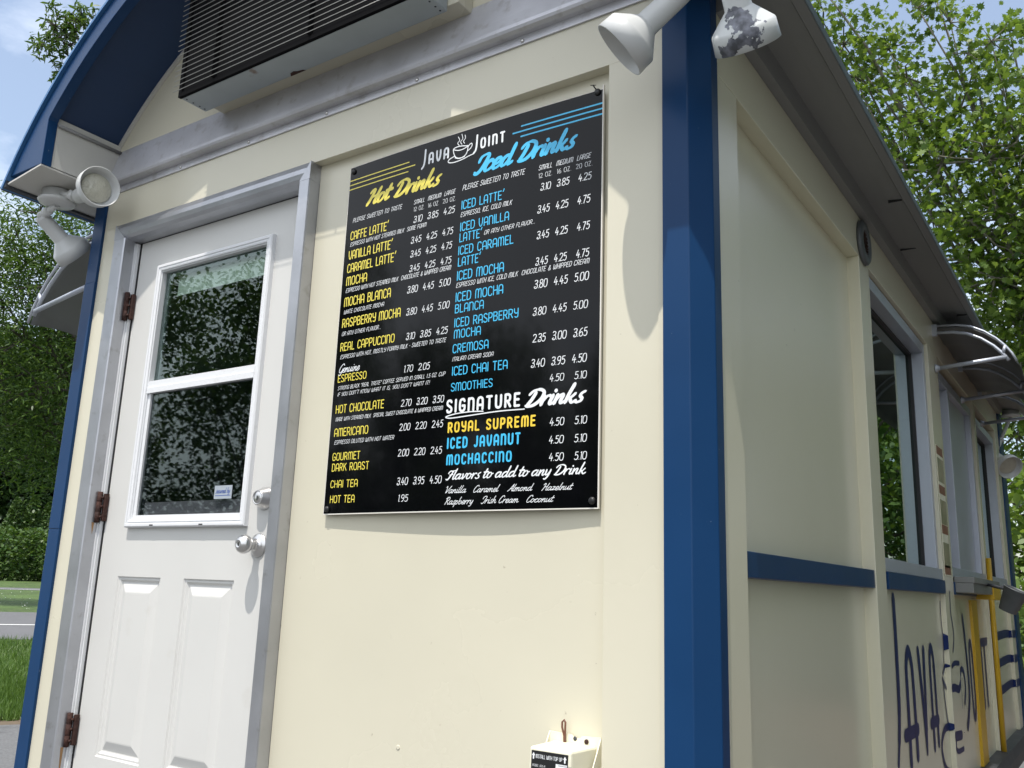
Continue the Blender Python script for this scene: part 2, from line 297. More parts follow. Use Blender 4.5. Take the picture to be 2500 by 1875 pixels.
# right side wall: pilasters, frieze, recessed panels
sw = MB()
PIL = [(0.0585, 0.1885), (1.384, 1.5295), (2.675, 2.93), (4.13, 4.21), (5.2, 5.40)]
for y0, y1 in PIL: sw.box(-0.04, XS, y0, y1, BZ + 0.03, 1.036)
sw.box(-0.04, XS, 0.0585, 5.40, 1.036, 1.262)
sw.build('side_wall', CREAM2, K, bevel=0.002)
sp = MB()
def side_panel(y0, y1, z0, z1, X, A):
    n = max(2, int((y1 - y0) / 0.08)); m0 = len(sp.v); k = max(2, int((z1 - z0) / 0.08))
    for i in range(n + 1):
        for j in range(k + 1):
            y = y0 + (y1 - y0) * i / n; z = z0 + (z1 - z0) * j / k
            e = math.sin(math.pi * i / n) * math.sin(math.pi * j / k)
            sp.v.append((X - A + A * e + A / 3 * math.sin(5 * y + 2 * z) * e, y, z))
    for i in range(n):
        for j in range(k):
            a = m0 + i * (k + 1) + j; sp.f.append((a, a + k + 1, a + k + 2, a + 1)); sp.sm.append(True)
side_panel(0.1885, 1.384, BZ + .03, 1.036, XR, .006)
for ya, yb in ((1.5295, 2.675), (2.93, 4.13), (4.21, 5.2)): side_panel(ya, yb, BZ + .03, -0.04, XR + .018, .003)
sp.build('wall_panel', CREAM2, K)
# blue belt boards
for y0, y1 in ((0.192, 1.3825), (1.545, 2.673), (2.932, 3.9)):
    b = MB(); b.box(XR - 0.004, 0.031 if y0 < 1 else 0.040, y0, y1, -0.0995, -0.0425); b.build('belt_board', BLUE, K, bevel=0.002)
# windows of the right side
def side_window(y0, y1, z0, z1, mull=None, slider=False):
    f = MB(); t = 0.046; xi, xo = -0.055, 0.020
    f.box(xi, xo, y0, y1, z1 - t, z1); f.box(xi, xo + 0.012, y0, y1, z0, z0 + t)
    f.box(xi, xo - .001, y0, y0 + t, z0 + t, z1 - t); f.box(xi, xo - .001, y1 - 0.048, y1, z0 + t, z1 - t)
    if mull: f.box(xi, xo - .002, mull, mull + 0.05, z0 + t, z1 - t)
    o = f.build('window', ALUL, K, bevel=0.0015)
    g = MB(); t2 = t + 0.012
    for a, c in ((y0 + t, y0 + t2), (y1 - 0.063, y1 - 0.048)): g.box(xi + 0.003, -0.028, a, c, z0 + t, z1 - t)
    for a, c in ((z0 + t, z0 + t2), (z1 - t2, z1 - t)): g.box(xi + 0.003, -0.028, y0 + t2, y1 - 0.063, a, c)
    g.build('gasket', SEAL, o)
    p = MB(); p.box(-0.045, -0.040, y0 + t2, y1 - 0.063, z0 + t2, z1 - t2); p.build('pane', GLASSG, o)
    if slider:
        s = MB(); s.box(-0.040, -0.008, mull + .05, y1 - .06, z0 + t, z1 - t); s.build('sliding_panel', ALUL, o)
    return o
side_window(1.532, 2.674, -0.041, 1.03)
side_window(2.932, 4.128, -0.02, 0.99, mull=3.30, slider=True)
side_window(4.212, 5.198, -0.02, 0.98)
# base rail and running gear skirt
b = MB(); b.prism([(XS - 0.03, BZ + 0.03), (0.075, BZ + 0.025), (0.085, BZ - 0.03), (0.085, BZ - 0.09), (XS - 0.03, BZ - 0.09)][::-1], 1, 0.06, 5.5)
b.build('base_rail', GUT, K)
b = MB(); b.box(-2.30, -0.12, 0.15, 5.4, -1.58, BZ - 0.062); b.build('skirt', GUT, K)
# door frame with mitred head
df = MB(); yi = 0.048; a0, a1 = DX0 + 0.066, DX1 - 0.046; zt = DZ1 - 0.06
df.prism([(DX0, 0.0), (DX0, -0.009), (DX0 + .003, -0.0128), (a0 - .003, -0.0128), (a0, -0.009), (a0, yi), (DX0, yi)], 2, BZ, zt - .0005)
df.prism([(a1, yi), (a1, -0.009), (a1 + .003, -0.0128), (DX1 - .003, -0.0128), (DX1 - .001, -0.009), (DX1 - .001, yi)], 2, BZ, zt - .0005)
df.prism([(a1 + .001, zt), (DX1 - .0004, zt), (DX1 - .0004, DZ1 - .001)], 1, -0.0132, 0.035); df.prism([(a0 - .001, zt), (DX0 + .0004, zt), (DX0 + .0004, DZ1 - .001)], 1, -0.0132, 0.035)
prof = [(0.0, DZ1), (-0.004, DZ1), (-0.012, DZ1 - 0.02), (-0.0125, DZ1 - 0.035), (-0.009, DZ1 - 0.05), (-0.001, DZ1 - 0.060), (0.02, DZ1 - 0.064), (yi, DZ1 - 0.066), (yi, DZ1)]
df.prism(prof, 0, DX0, DX1 - .0005, smooth=False)
dfo = df.build('door_frame', ALUF, K)
st = MB(); st.box(a0, a0 + 0.004, 0.030, 0.047, BZ, zt - .01); st.box(a0 + 0.005, a0 + 0.010, 0.036, 0.047, BZ, zt - .01); st.build('weather_strip', VINYL, dfo)
st = MB(); st.box(a0 + .001, a1, 0.0485, 0.07, zt - 0.007, zt - .0015); st.box(a0 + 0.0105, a0 + .016, 0.0485, 0.07, BZ, zt - 0.008); st.build('dark_seal', SEAL, dfo)
# door leaf: moulded panels below, window hole above
LX0, LX1, LZ0, LZ1 = -2.022, -1.424, 0.0115, 0.927
d = MB(); Q = [(-2.045, -1.814, -0.70, -0.145), (-1.698, -1.462, -0.70, -0.145)]
e0, e1 = a0 + 0.017, a1 - 0.001
xs = sorted({e0, e1, -2.045, -1.814, -1.698, -1.462, LX0 + .015, LX1 - .015}); zs = sorted({BZ + .01, -0.70, -0.145, LZ0 + .015, LZ1 - .015, zt - 0.0085})
grid_wall(d, xs, zs, 0.05, lambda x, z: (LX0 < x < LX1 and LZ0 < z < LZ1) or any(q[0] < x < q[1] and q[2] < z < q[3] for q in Q))
for q in Q:
    m = ring(d, *q, [(0, 0.05), (0.004, 0.055), (0.010, 0.0545), (0.016, 0.0605), (0.020, 0.061), (0.048, 0.0515), (0.052, 0.0510)])
    d.f.append((m, m + 1, m + 2, m + 3)); d.sm.append(False)
d.box(e0, e1, 0.0625, 0.09, BZ + .01, 0.0); d.box(e0, LX0 + .01, 0.0625, 0.09, 0.0, zt - .009); d.box(LX1 - .01, e1, 0.0625, 0.09, 0.0, zt - .009)
door = d.build('door', DOORW, K)
# door window: moulded vinyl surround, sashes, panes
wfm = MB()
ring(wfm, LX0, LX1, LZ0, LZ1, [(0, 0.05), (0.0005, 0.036), (0.004, 0.0315), (0.012, 0.0315), (0.0135, 0.035), (0.016, 0.035), (0.018, 0.0325), (0.024, 0.034), (0.0255, 0.039), (0.028, 0.039), (0.0285, 0.058)])
GX0, GX1 = LX0 + 0.031, LX1 - 0.031
wfm.box(GX0 - .003, GX1 + .003, 0.036, 0.056, 0.462, 0.482); wfm.box(GX0 - .003, GX1 + .003, 0.040, 0.058, 0.482, 0.505)
wfm.box(GX0 - .003, GX1 + .003, 0.043, 0.057, LZ0 + .0285, LZ0 + .040); wfm.box(GX0 - .0025, GX0 + .012, 0.0435, 0.057, LZ0 + .04, 0.462); wfm.box(GX1 - .002, GX1 + .0025, 0.0435, 0.057, LZ0 + .04, 0.462)
wf = wfm.build('window_frame', VINYL, door, bevel=0.0006)
for x in (-1.88, -1.63):
    wp = MB(); wp.box(x, x + .018, 0.0308, 0.033, LZ0 + .0045, LZ0 + .0085); wp.build('weep_hole', SEAL, door)
p = MB(); p.box(GX0 + .002, GX1 - .001, 0.054, 0.0565, 0.506, LZ1 - 0.029); p.build('upper_pane', GLASS, door)
p = MB(); p.box(GX0 + .013, GX1 - .003, 0.050, 0.0525, LZ0 + 0.041, 0.461); p.build('lower_pane', GLASSD, door)
g = MB(); g.box(GX0 + .001, GX0 + .024, 0.058, 0.066, 0.506, LZ1 - .03); g.box(GX0 + .013, GX0 + .030, 0.0585, 0.066, LZ0 + .041, 0.461); g.box(GX0 + .03, GX1 - .003, 0.0585, 0.066, LZ1 - .045, LZ1 - .03)
g.build('sash_channel', GUT, door)
g = MB(); g.box(GX0 + .031, GX1 - .004, 0.060, 0.068, LZ0 + .042, LZ0 + .083); g.build('sash_rail', BLIND, door)
b = MB(); b.box(GX0 + .04, GX1 - .01, 0.078, 0.080, 0.815, LZ1 - 0.03); b.build('roller_blind', BLIND, door)
s = MB(); s.box(-1.594, -1.512, 0.0488, 0.0497, 0.096, 0.1365); stk = s.build('sticker', STICK, door)
# hinges, deadbolt, knob
for z in (0.847, 0.133, -0.581):
    h = MB(); h.lathe((a0 + 0.006, 0.024, z - 0.104), (0, 0, 1), [(0, 0.008), (0.034, 0.0085), (0.0345, 0.0075), (0.036, 0.0085), (0.069, 0.0085), (0.0695, 0.0075), (0.071, 0.0085), (0.104, 0.008)], 14)
    h.box(a0 - 0.006, a0 + 0.004, 0.024, 0.045, z - 0.103, z - .001); h.box(a0 + .012, a0 + .026, 0.034, 0.046, z - .098, z - .006)
    for q in (0.02, 0.05, 0.085): h.lathe((a0 + 0.015, 0.030, z - q), (0.6, -1, 0), [(0, 0.005), (0.005, 0.004), (0.007, 0.001)], 8)
    h.build('hinge', RUST, door)
for z, l in ((0.029, 0.04), (-0.685, 0.12)):
    r = MB(); r.add([(a0 - .0002 + .0006, 0.010, z), (a0 + .0004, 0.020, z), (a0 + .0004, 0.017, z - l), (a0 + .0004, 0.015, z - l * .8)], [(0, 1, 2, 3)]); r.build('rust_run', RUSTRUN, dfo)
kx, kz, bx_, bz_ = -1.369, -0.043, -1.3586, 0.092
kb = MB()
kb.lathe((kx, 0.05, kz), (0, -1, 0), [(0, 0.034), (0.003, 0.034), (0.006, 0.031), (0.010, 0.022), (0.013, 0.0155), (0.024, 0.0125), (0.026, 0.0145), (0.031, 0.0145), (0.033, 0.0135), (0.036, 0.018), (0.042, 0.0235), (0.050, 0.0268), (0.057, 0.0272), (0.064, 0.0245), (0.071, 0.018), (0.0745, 0.011), (0.0748, 0.0105), (0.0735, 0.0095), (0.0732, 0.0)], 40)
kn = kb.build('door_knob', STEEL, door)
db = MB(); db.lathe((bx_, 0.05, bz_), (0, -1, 0), [(0, 0.0335), (0.003, 0.0335), (0.006, 0.0325), (0.030, 0.0215), (0.0318, 0.0205), (0.0318, 0.0185), (0.0305, 0.018), (0.0305, 0.0165), (0.0312, 0.016), (0.0312, 0.0)], 40)
dbo = db.build('deadbolt', STEEL, door)
kh = MB(); kh.box(kx - .0012, kx + .0012, -0.0240, -0.0225, kz - .006, kz + .004); kh.build('keyhole', BLACK, door)
kh = MB(); kh.box(bx_ - .0015, bx_ + .0015, 0.0182, 0.0195, bz_ - .009, bz_ + .004); kh.build('keyhole', BLACK, door)
# aluminium drip flashing with rivets
fs = MB()
prof = [(0.0, 1.418), (-0.002, 1.418), (-0.026, 1.325), (-0.036, 1.290), (-0.0375, 1.279), (-0.034, 1.272), (-0.020, 1.2695), (-0.006, 1.2685), (-0.0055, 1.245), (0.0, 1.245)]
fs.prism(prof, 0, -2.2985, -0.065)
fso = fs.build('flashing', ALU, K)
for i in range(7):
    x = -1.8979 - 0.3579 + 0.3579 * i
    if x > -0.1: continue
    r = MB(); r.lathe((x, -0.0055, 1.2545), (0, -1, 0), [(0, 0.006), (0.002, 0.006), (0.004, 0.0035), (0.0045, 0.0)], 12); r.build('rivet', STEEL, fso)
# curved roof, gable fascia, soffits
rf = MB(); rf.prism(arc(1.52, 152.0, 30.4, 48) + arc(1.5095, 30.4, 152.0, 48), 1, -0.294, YL + 0.3, smooth=False); rf.build('roof', BLUER, K)
fa = MB(); outer = arc(1.5085, 150.0, 30.0, 48)
inner = [(-0.103, 1.2502), (-0.103, 1.42)] + arc(1.437, 40.6, 139.4, 40) + [(-2.297, 1.42), (-2.297, 1.2502)]
fa.prism(outer + inner, 1, -0.283, -0.248)
fa.build('fascia', BLUE, K, bevel=0.0015)
so = MB(); so.prism(arc(1.4665, 141.0, 39.0, 48) + arc(1.4565, 39.0, 141.0, 48), 1, -0.2475, -0.0005); so.build('gable_soffit', NAVY, K)
tr = MB(); tr.prism(arc(1.456, 140.8, 39.2, 48) + arc(1.445, 39.2, 140.8, 48), 1, -0.012, -0.0008); tr.build('soffit_trim', SOFL, K)
for sx in (1, -1):
    xo = lambda x: x if sx == 1 else 2 * AX - x
    b = MB(); b.box(xo(-2.306), xo(-2.299), -0.2475, -0.001, 1.2535, 1.44); b.build('return_panel', SOFL, K)
    b = MB(); b.tube([(xo(-2.294), -0.247, 1.412), (xo(-2.294), -0.001, 1.412)], 0.0065, 8); b.build('return_trim', SOFG, K)
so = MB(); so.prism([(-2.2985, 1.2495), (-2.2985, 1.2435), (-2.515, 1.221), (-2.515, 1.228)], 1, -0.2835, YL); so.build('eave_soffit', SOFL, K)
so = MB(); so.prism([(-2.515, 1.236), (-2.515, 1.212), (-2.545, 1.205), (-2.553, 1.215), (-2.532, 1.245)], 1, -0.290, YL + .25); so.build('drip_edge', GUT, K)
so = MB(); so.prism([(-0.101, 1.2635), (-0.101, 1.2575), (0.137, 1.2300), (0.137, 1.2265), (0.186, 1.2205), (0.186, 1.2305)], 1, -0.2475, YL)
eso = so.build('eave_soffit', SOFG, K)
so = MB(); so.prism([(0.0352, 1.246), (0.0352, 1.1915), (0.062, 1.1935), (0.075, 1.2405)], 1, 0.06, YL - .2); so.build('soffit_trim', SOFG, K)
for y, xa, xb, za, zb in ((1.40, .140, .184, 1.216, 1.2262), (2.9, .140, .184, 1.216, 1.2262), (1.92, .078, .136, 1.2285, 1.2395)):
    j = MB(); j.box(xa, xb, y, y + .004, za, zb); j.build('soffit_seam', SEAL, eso)
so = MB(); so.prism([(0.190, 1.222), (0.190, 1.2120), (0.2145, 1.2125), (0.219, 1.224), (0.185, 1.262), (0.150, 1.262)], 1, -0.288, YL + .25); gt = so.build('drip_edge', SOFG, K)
so = MB(); so.prism([(0.2155, 1.2125), (0.2185, 1.2125), (0.2225, 1.224), (0.188, 1.264), (0.185, 1.2625), (0.2195, 1.2240)], 1, -0.292, YL + .255); so.build('drip_edge', ROOFEDGE, K)
# interior seen through the glass
it = MB(); it.box(-2.375, -1.75, 1.9, 5.3, BZ + .01, -0.05); it.build('inner_counter', DARK, K)
it = MB(); it.box(-2.378, -2.2, 1.9, 4.9, 0.35, 1.0); it.build('inner_cabinet', DARK, K)
it = MB(); it.box(-0.6, -0.12, 1.6, 5.2, BZ + .01, -0.12); it.build('inner_counter', DARK, K)
it = MB(); it.box(-2.3785, -2.37, 0.1, YL - .1, BZ + .01, 1.22); it.build('inner_wall', DARK, K)
it = MB(); it.box(-2.37, -0.06, 0.10, YL - .08, 1.22, 1.24); it.build('inner_ceiling', TEAL, K)
it = MB(); it.box(-1.9, -1.5, 0.55, 1.15, 1.19, 1.217); it.build('ceiling_panel', BLIND, K)

# ---------------------------------------------------------------- air conditioner above the flashing
A = empty('air_conditioner', (-1.19, -0.065, 1.382)); tag(A, 'grey wall air conditioner with a black wire grille above the drip flashing', 'air conditioner')
b = MB(); b.box(-1.69, -0.64, -0.065, -0.0008, 1.40, 1.84); b.build('wall_sleeve', CREAM, A, bevel=0.002)
b = MB(); b.box(-1.7056, -0.676, -0.160, -0.0655, 1.382, 1.83); pan = b.build('chassis', GALV, A, bevel=0.003)
for x in (-1.699, -0.682):
    for y in (-.15, -.125, -.10, -.08): r = MB(); r.lathe((x + (.008 if x < -1 else -.008), y, 1.3822), (0, 0, -1), [(0, .003), (.0015, .0028), (.002, 0)], 8); r.build('screw', GUT, pan)
r = MB(); r.prism([(-1.290, -.067), (-1.278, -.080), (-1.262, -.083), (-1.25, -.077), (-1.23, -.074), (-1.222, -.067)], 2, 1.3812, 1.3816); r.build('rust_patch', RUST, pan)
b = MB()
b.box(-1.7075, -1.692, -0.1720, -0.1605, 1.382, 1.83); b.box(-0.690, -0.674, -0.1720, -0.1605, 1.382, 1.83); b.box(-1.692, -0.690, -0.1715, -0.1605, 1.382, 1.399); b.box(-1.692, -.690, -.1715, -.1605, 1.815, 1.83)
b.box(-1.692, -0.690, -0.1640, -0.1605, 1.399, 1.815)
gr = b.build('grille', BLACKIN, A)
wr = MB()
for i in range(23): wr.tube([(-1.716, -0.186, 1.396 + i * 0.0187), (-0.666, -0.186, 1.396 + i * 0.0187)], 0.0011, 6)
tag(wr.build('grille_wire', WIRE, A), 'row of thin pale horizontal guard wires', None, None, None)
for x in (-1.53, -1.10): wr = MB(); wr.box(x, x + .006, -0.1845, -0.1645, 1.396, 1.81); wr.build('wire_bracket', BLACKIN, A)

# ---------------------------------------------------------------- floodlights
def cam_dir(r, u, f): return (RX * r + UP * u + FW * f).normalized()
def lamp_head(root, rim, ax, R, m, lens=True, knuckle=None):
    """R: rim radius; ax points out of the lamp"""
    k = R / 0.083; ax = ax.normalized(); o = rim - ax * (0.150 * k)
    h = MB()
    h.lathe(o, ax, [(-0.064 * k, 0.0), (-0.064 * k, 0.024 * k), (-0.060, 0.0305 * k), (-0.056 * k, 0.0315 * k), (0.055 * k, 0.034 * k), (0.0555 * k, 0.0345 * k), (0.0975 * k, 0.0755 * k), (0.101 * k, 0.079 * k), (0.103 * k, 0.0795 * k), (0.104 * k, 0.0805 * k), (0.150 * k, 0.083 * k), (0.1505 * k, 0.0815 * k), (0.150 * k, 0.0795 * k), (0.112 * k, 0.077 * k), (0.110 * k, 0.062 * k), (0.09 * k, 0.0)], 48, close=False)
    ho = h.build('lamp_head', m, root)
    if lens:
        l = MB(); pr = [(0.113 * k, 0.0615 * k), (0.116 * k, 0.0605 * k)] + [(0.116 * k + 0.014 * k * (1 - (r / 0.06) ** 2), r * k) for r in (0.058, 0.05, 0.04, 0.03, 0.02, 0.01, 0.0)]
        l.lathe(o, ax, pr, 40, close=False); l.build('lens', LENS, ho)
    return o, ax
def floodlight(loc, label, heads, R=0.083, col=LAMPW, bs=1.0):
    F = empty('floodlight', loc); tag(F, label, 'floodlight', 'floodlights under the eaves')
    L = Vector(loc); s = bs
    b = MB(); b.lathe(L, (0, 0, -1), [(0, 0.055 * s), (0.03 * s, 0.055 * s), (0.031 * s, 0.062 * s), (0.036 * s, 0.066 * s), (0.044 * s, 0.060 * s), (0.050 * s, 0.035 * s), (0.050 * s, 0.0)], 36)
    b.build('mounting_box', col, F)
    for rim, ax, st, m in heads:
        o, a = lamp_head(F, Vector(rim), ax, R, m)
        k = MB(); S = L + Vector(st) * s; e = o - a * 0.060 * s
        k.tube([S, S + (e - S) * 0.45, S + (e - S) * 0.55 + Vector((0, 0, -0.004))], [0.012 * s, 0.0115 * s, 0.012 * s], 12)
        mid = S + (e - S) * 0.60; side = a.cross(Vector((0.2, 0.3, 1))).normalized()
        k.lathe(mid - side * 0.017 * s, side, [(0, 0.012 * s), (0.002 * s, 0.0165 * s), (0.032 * s, 0.0165 * s), (0.034 * s, 0.012 * s)], 16)
        k.tube([mid, o - a * 0.055], [0.015 * s, 0.020 * s], 14)
        k.build('swivel_arm', m, F)
    return F
fl_rim = at(245, 455, 3.50)
floodlight((-2.435, -0.14, 1.2285), 'white twin floodlight under the left eave, one round lens facing out', [
    (fl_rim, cam_dir(0.74, 0.05, -0.67), (0.05, -0.01, -0.022), LAMPW),
    (at(186, 625, 3.84), cam_dir(0.50, -0.80, 0.55), (0.0, 0.0, -0.05), LAMPW)], R=0.070)
pc_ = at(1812, 92, 1.985); peel(LAMPPEEL, tuple(pc_), 0.075)
floodlight((0.055, -0.17, 1.247), 'white twin floodlight above the blue corner post, one cone with peeling paint', [
    (at(1511, 123, 2.07), cam_dir(-0.74, -0.66, 0.12), (-0.045, -0.03, -0.035), LAMPW),
    (at(1826, 112, 2.03), cam_dir(0.37, -0.88, 0.42), (0.045, -0.02, -0.035), LAMPPEEL)], R=0.068)
floodlight((0.115, 5.50, 1.225), 'grey floodlight hanging under the far end of the long eave', [
    (at(2468, 1142, 7.05), cam_dir(0.05, -0.35, -0.93), (0.0, 0.0, -0.05), LAMPW)])

# ---------------------------------------------------------------- awnings
def awning(label, xw, sx, y0, y1, zt, reach, nrib):
    root = empty('awning', (xw, (y0 + y1) / 2, zt)); tag(root, label, 'awning', 'curved awnings over the side windows')
    pr = [(0.005, 0.0), (0.30, -0.012), (0.48, -0.040), (0.64, -0.095), (0.78, -0.165), (0.88, -0.235), (0.95, -0.30), (1.0, -0.37)]
    P = [(xw + sx * t * reach, zt + dz * reach / 0.6) for t, dz in pr]
    m = MB(); n = nrib * 8
    for i in range(n + 1):
        y = y0 + (y1 - y0) * i / n; off = 0.010 * abs(math.sin(math.pi * i / 8))
        for k, (x, z) in enumerate(P):
            m.v.append((x + sx * off * 0.6 * k / 7, y, z + off))
    for i in range(n):
        for k in range(len(P) - 1):
            a = i * len(P) + k; m.f.append((a, a + 1, a + len(P) + 1, a + len(P))); m.sm.append(True)
    sh = m.build('awning_sheet', AWN, root); so = sh.modifiers.new('thickness', 'SOLIDIFY'); so.thickness = 0.003
    for y in (y0 - 0.012, (y0 + y1) / 2, y1 + .004) if sx > 0 else (y0 - 0.012, y1 + .004):
        a = MB()
        for dz, rr in ((0.006, 0.006), (-0.028, 0.008)):
            q = [(x - sx * (0.0 if dz > 0 else 0.014), y, z + dz) for x, z in P[:-1 if dz < 0 else None]]
            a.tube(q, rr, 8)
        a.box(min(P[0][0] - sx * .004, P[0][0] + sx * 0.02), max(P[0][0] - sx * .004, P[0][0] + sx * 0.02), y - 0.008, y + 0.008, zt - 0.045, zt + 0.012)
        a.tube([(P[5][0] - sx * .012, y, P[5][1] - .03), (P[5][0], y, P[5][1] + .006)], 0.008, 8)
        a.build('curved_bracket', ALUL, root)
        s = MB(); e = (P[6][0] - sx * 0.02, y, P[6][1] - 0.01)
        s.lathe((xw + sx * 0.002, y, zt - 0.205), (sx, 0, 0), [(0, 0.022), (0.006, 0.020), (0.022, 0.011)], 12); s.tube([(xw + sx * 0.02, y, zt - 0.205), e], 0.010, 10)
        s.build('strut', ALUL, root)
    return root
awning('grey curved awning over the serving window on the shaded side', XS, 1, 2.86, 4.43, 1.160, 0.345, 5)
awning('grey ribbed awning on the left side, seen past the blue post', -2.41, -1, 0.07, 1.25, 1.150, 0.50, 5)

# ---------------------------------------------------------------- round vent, photo strip, shelf, bucket, yellow streaks
V = MB(); V.lathe((XS + .0005, 1.447, 1.103), (1, 0, 0), [(0, 0.082), (0.010, 0.082), (0.016, 0.076), (0.017, 0.048), (0.012, 0.046), (0.004, 0.044), (0.004, 0.0)], 40)
vo = V.build('round_vent', VENT); tag(vo, 'round grey vent grille on the side wall under the long eave', 'vent')
V = MB()
for i in range(-3, 4): V.box(XS + .006, XS + .013, 1.447 - math.sqrt(.0018 - (i * .012) ** 2), 1.447 + math.sqrt(.0018 - (i * .012) ** 2), 1.103 + i * .012 - .002, 1.103 + i * .012 + .002)
V.build('louvre', RUST, vo)
ps = MB(); ps.box(XS + .0005, XS + .002, 2.705, 2.868, -0.02, 0.567); po = ps.build('photo_poster', IVORY); tag(po, 'tall narrow strip poster of drink photos on the pilaster beside the serving window', 'poster')
for i in range(3):
    q = MB(); z = 0.555 - i * 0.192; q.box(XS + .0022, XS + .0028, 2.712, 2.862, z - 0.155, z - 0.045); q.build('photo', PHOTO, po)
for i in range(4):
    q = MB(); z = 0.565 - i * 0.18; q.box(XS + .0022, XS + .0028, 2.708, 2.866, z - 0.040, z); q.build('title_bar', PBROWN, po)
sh = MB(); sh.box(XS, 0.12, 2.95, 3.92, -0.045, -0.018); sh.box(XS, 0.115, 2.95, 3.62, -0.09, -0.0455); so_ = sh.build('serving_shelf', SHELF, bevel=0.002); tag(so_, 'grey metal shelf under the serving window with a yellow end', 'shelf')
q = MB(); q.box(XS, 0.121, 3.64, 3.93, -0.115, -0.0455); q.build('shelf_end', YELF, so_)  # added end block, with the shelf's yellow reflection put into its colour
py = MB(); py.box(XR + .012, XR + .030, 3.50, 3.69, BZ + .03, -0.12); tag(py.build('yellow_band', YELF, bevel=.003), 'broad flat yellow batten on the wall below the serving shelf', 'band', 'yellow uprights')  # flat box added to carry the broad yellow streak on the wall
py = MB(); py.tube([(XS + .014, 4.15, 0.12), (XS + .014, 4.15, BZ + .02)], 0.014, 12); tag(py.build('yellow_streak', YELF), 'slim yellow pipe right of the yellow batten, running down the pilaster', 'streak', 'yellow uprights')  # tube added to carry the narrow yellow streak on the pilaster
B = empty('tip_bucket', (0.33, 2.05, -0.14)); tag(B, 'small grey metal bucket hanging tilted from an arm by the serving window', 'bucket')
bc = at(2470, 1467, 4.55); bax = cam_dir(0.33, 0.92, -0.1)
q = MB(); q.lathe(bc - bax * 0.05, bax, [(0, 0.0), (0, 0.034), (0.002, 0.036), (0.10, 0.050), (0.102, 0.053), (0.105, 0.053), (0.105, 0.049), (0.100, 0.048), (0.004, 0.034), (0.004, 0.0)], 28, close=False); q.build('pail', VENT, B)
q = MB(); q.lathe(bc - bax * 0.022, bax, [(0, 0.0397), (0.045, 0.0458)], 28, close=False); q.build('paper_band', SOFL, B)
q = MB(); e = bc + bax * 0.05; q.tube([(0.10, 3.45, -0.040), (0.13, 3.40, -0.045), tuple(e + Vector((-0.02, 0.03, 0.0)))], [0.008, 0.008, 0.007], 8); q.build('arm', GUT, B)
sk = MB(); sk.box(XS - .06, XS - .0535, 4.34, 4.50, 0.30, 0.50); tag(sk.build('blue_notice', BLUE), 'small blue notice inside the far side window', 'notice')

# ---------------------------------------------------------------- box at the foot of the panel
X0, X1, ZT, YP = -0.354, -0.228, -0.434, 0.029
S = empty('alarm_box', ((X0 + X1) / 2, YP, -0.62)); tag(S, 'ivory plastic alarm box with a black label at the foot of the wall', 'alarm box')
q = MB(); poly = [(X0, ZT)] + [(X0 + .068 + .012 * math.cos(t), ZT - .006 * math.sin(t) - .002) for t in (math.pi, 2.4, 1.57, .7, 0)] + [(X1, ZT), (X1, -.66), (X0, -.66)]
q.prism(poly, 1, YP - .003, YP)
q.prism([(YP - .003, ZT), (YP - .003, -.66), (YP - .06, -.66), (YP - .055, ZT - .085)], 0, X0, X0 + .0025); q.prism([(YP - .003, ZT - .003), (YP - .003, -.66), (YP - .06, -.66), (YP - .055, ZT - .088)], 0, X1 - .0025, X1)
q.build('back_plate', IVORY, S)
q = MB(); cx0, cx1, yf = X0 + .012, X1 - .008, YP - .105
q.add([(cx0, YP - .004, -.4515), (cx1, YP - .004, -.4515), (cx1 - .006, yf + .004, -.4515), (cx0 + .002, yf + .004, -.4515), (cx0, YP - .004, -.66), (cx1, YP - .004, -.66), (cx1 - .002, yf - .004, -.66), (cx0 - .001, yf - .004, -.66)], [(0, 3, 2, 1), (0, 1, 5, 4), (1, 2, 6, 5), (2, 3, 7, 6), (3, 0, 4, 7), (4, 5, 6, 7)])
cov = q.build('cover', IVORY, S, bevel=.005)
ly = lambda z: yf + .004 - (z + .4515) / .2085 * -.008 * -1
def face_y(z): return yf + 0.004 + (z + 0.4515) * (0.008 / 0.2085)
def lab(x0, x1, z0, z1, off): return [(x0, face_y(z0) - off, z0), (x1, face_y(z0) - off, z0), (x1, face_y(z1) - off, z1), (x0, face_y(z1) - off, z1)]
q = MB(); q.add(lab(cx0 + .0075, cx1 - .012, -.494, -.4585, .0006), [(0, 1, 2, 3)]); lb = q.build('label', BLACK, S)
q = MB(); q.add(lab(cx0 + .066, cx1 - .0135, -.494, -.478, .0010), [(0, 1, 2, 3)]); q.build('white_label', TXW, S)
q = MB(); q.tube([(X0 + .043, YP - .012, -.47), (X0 + .042, YP - .011, ZT - .006), (X0 + .037, YP - .012, ZT + .012), (X0 + .037, YP - .012, ZT + .022), (X0 + .042, YP - .012, ZT + .027), (X0 + .045, YP - .012, ZT + .022), (X0 + .044, YP - .011, ZT + .006), (X0 + .044, YP - .010, -.465)], .0022, 8); q.build('cable', CABLE, S)
q = MB(); q.lathe((X1 - .034, YP - .003, ZT - .012), (0, -1, 0), [(0, .005), (.002, .005), (.003, .002), (.003, 0)], 14); q.build('screw', RUST, S)
q = MB(); q.lathe((X1 - .062, YP - .003, ZT - .009), (0, -1, 0), [(0, .0045), (.0004, .0045), (.0004, .0)], 14); q.build('screw_hole', GUT, S)
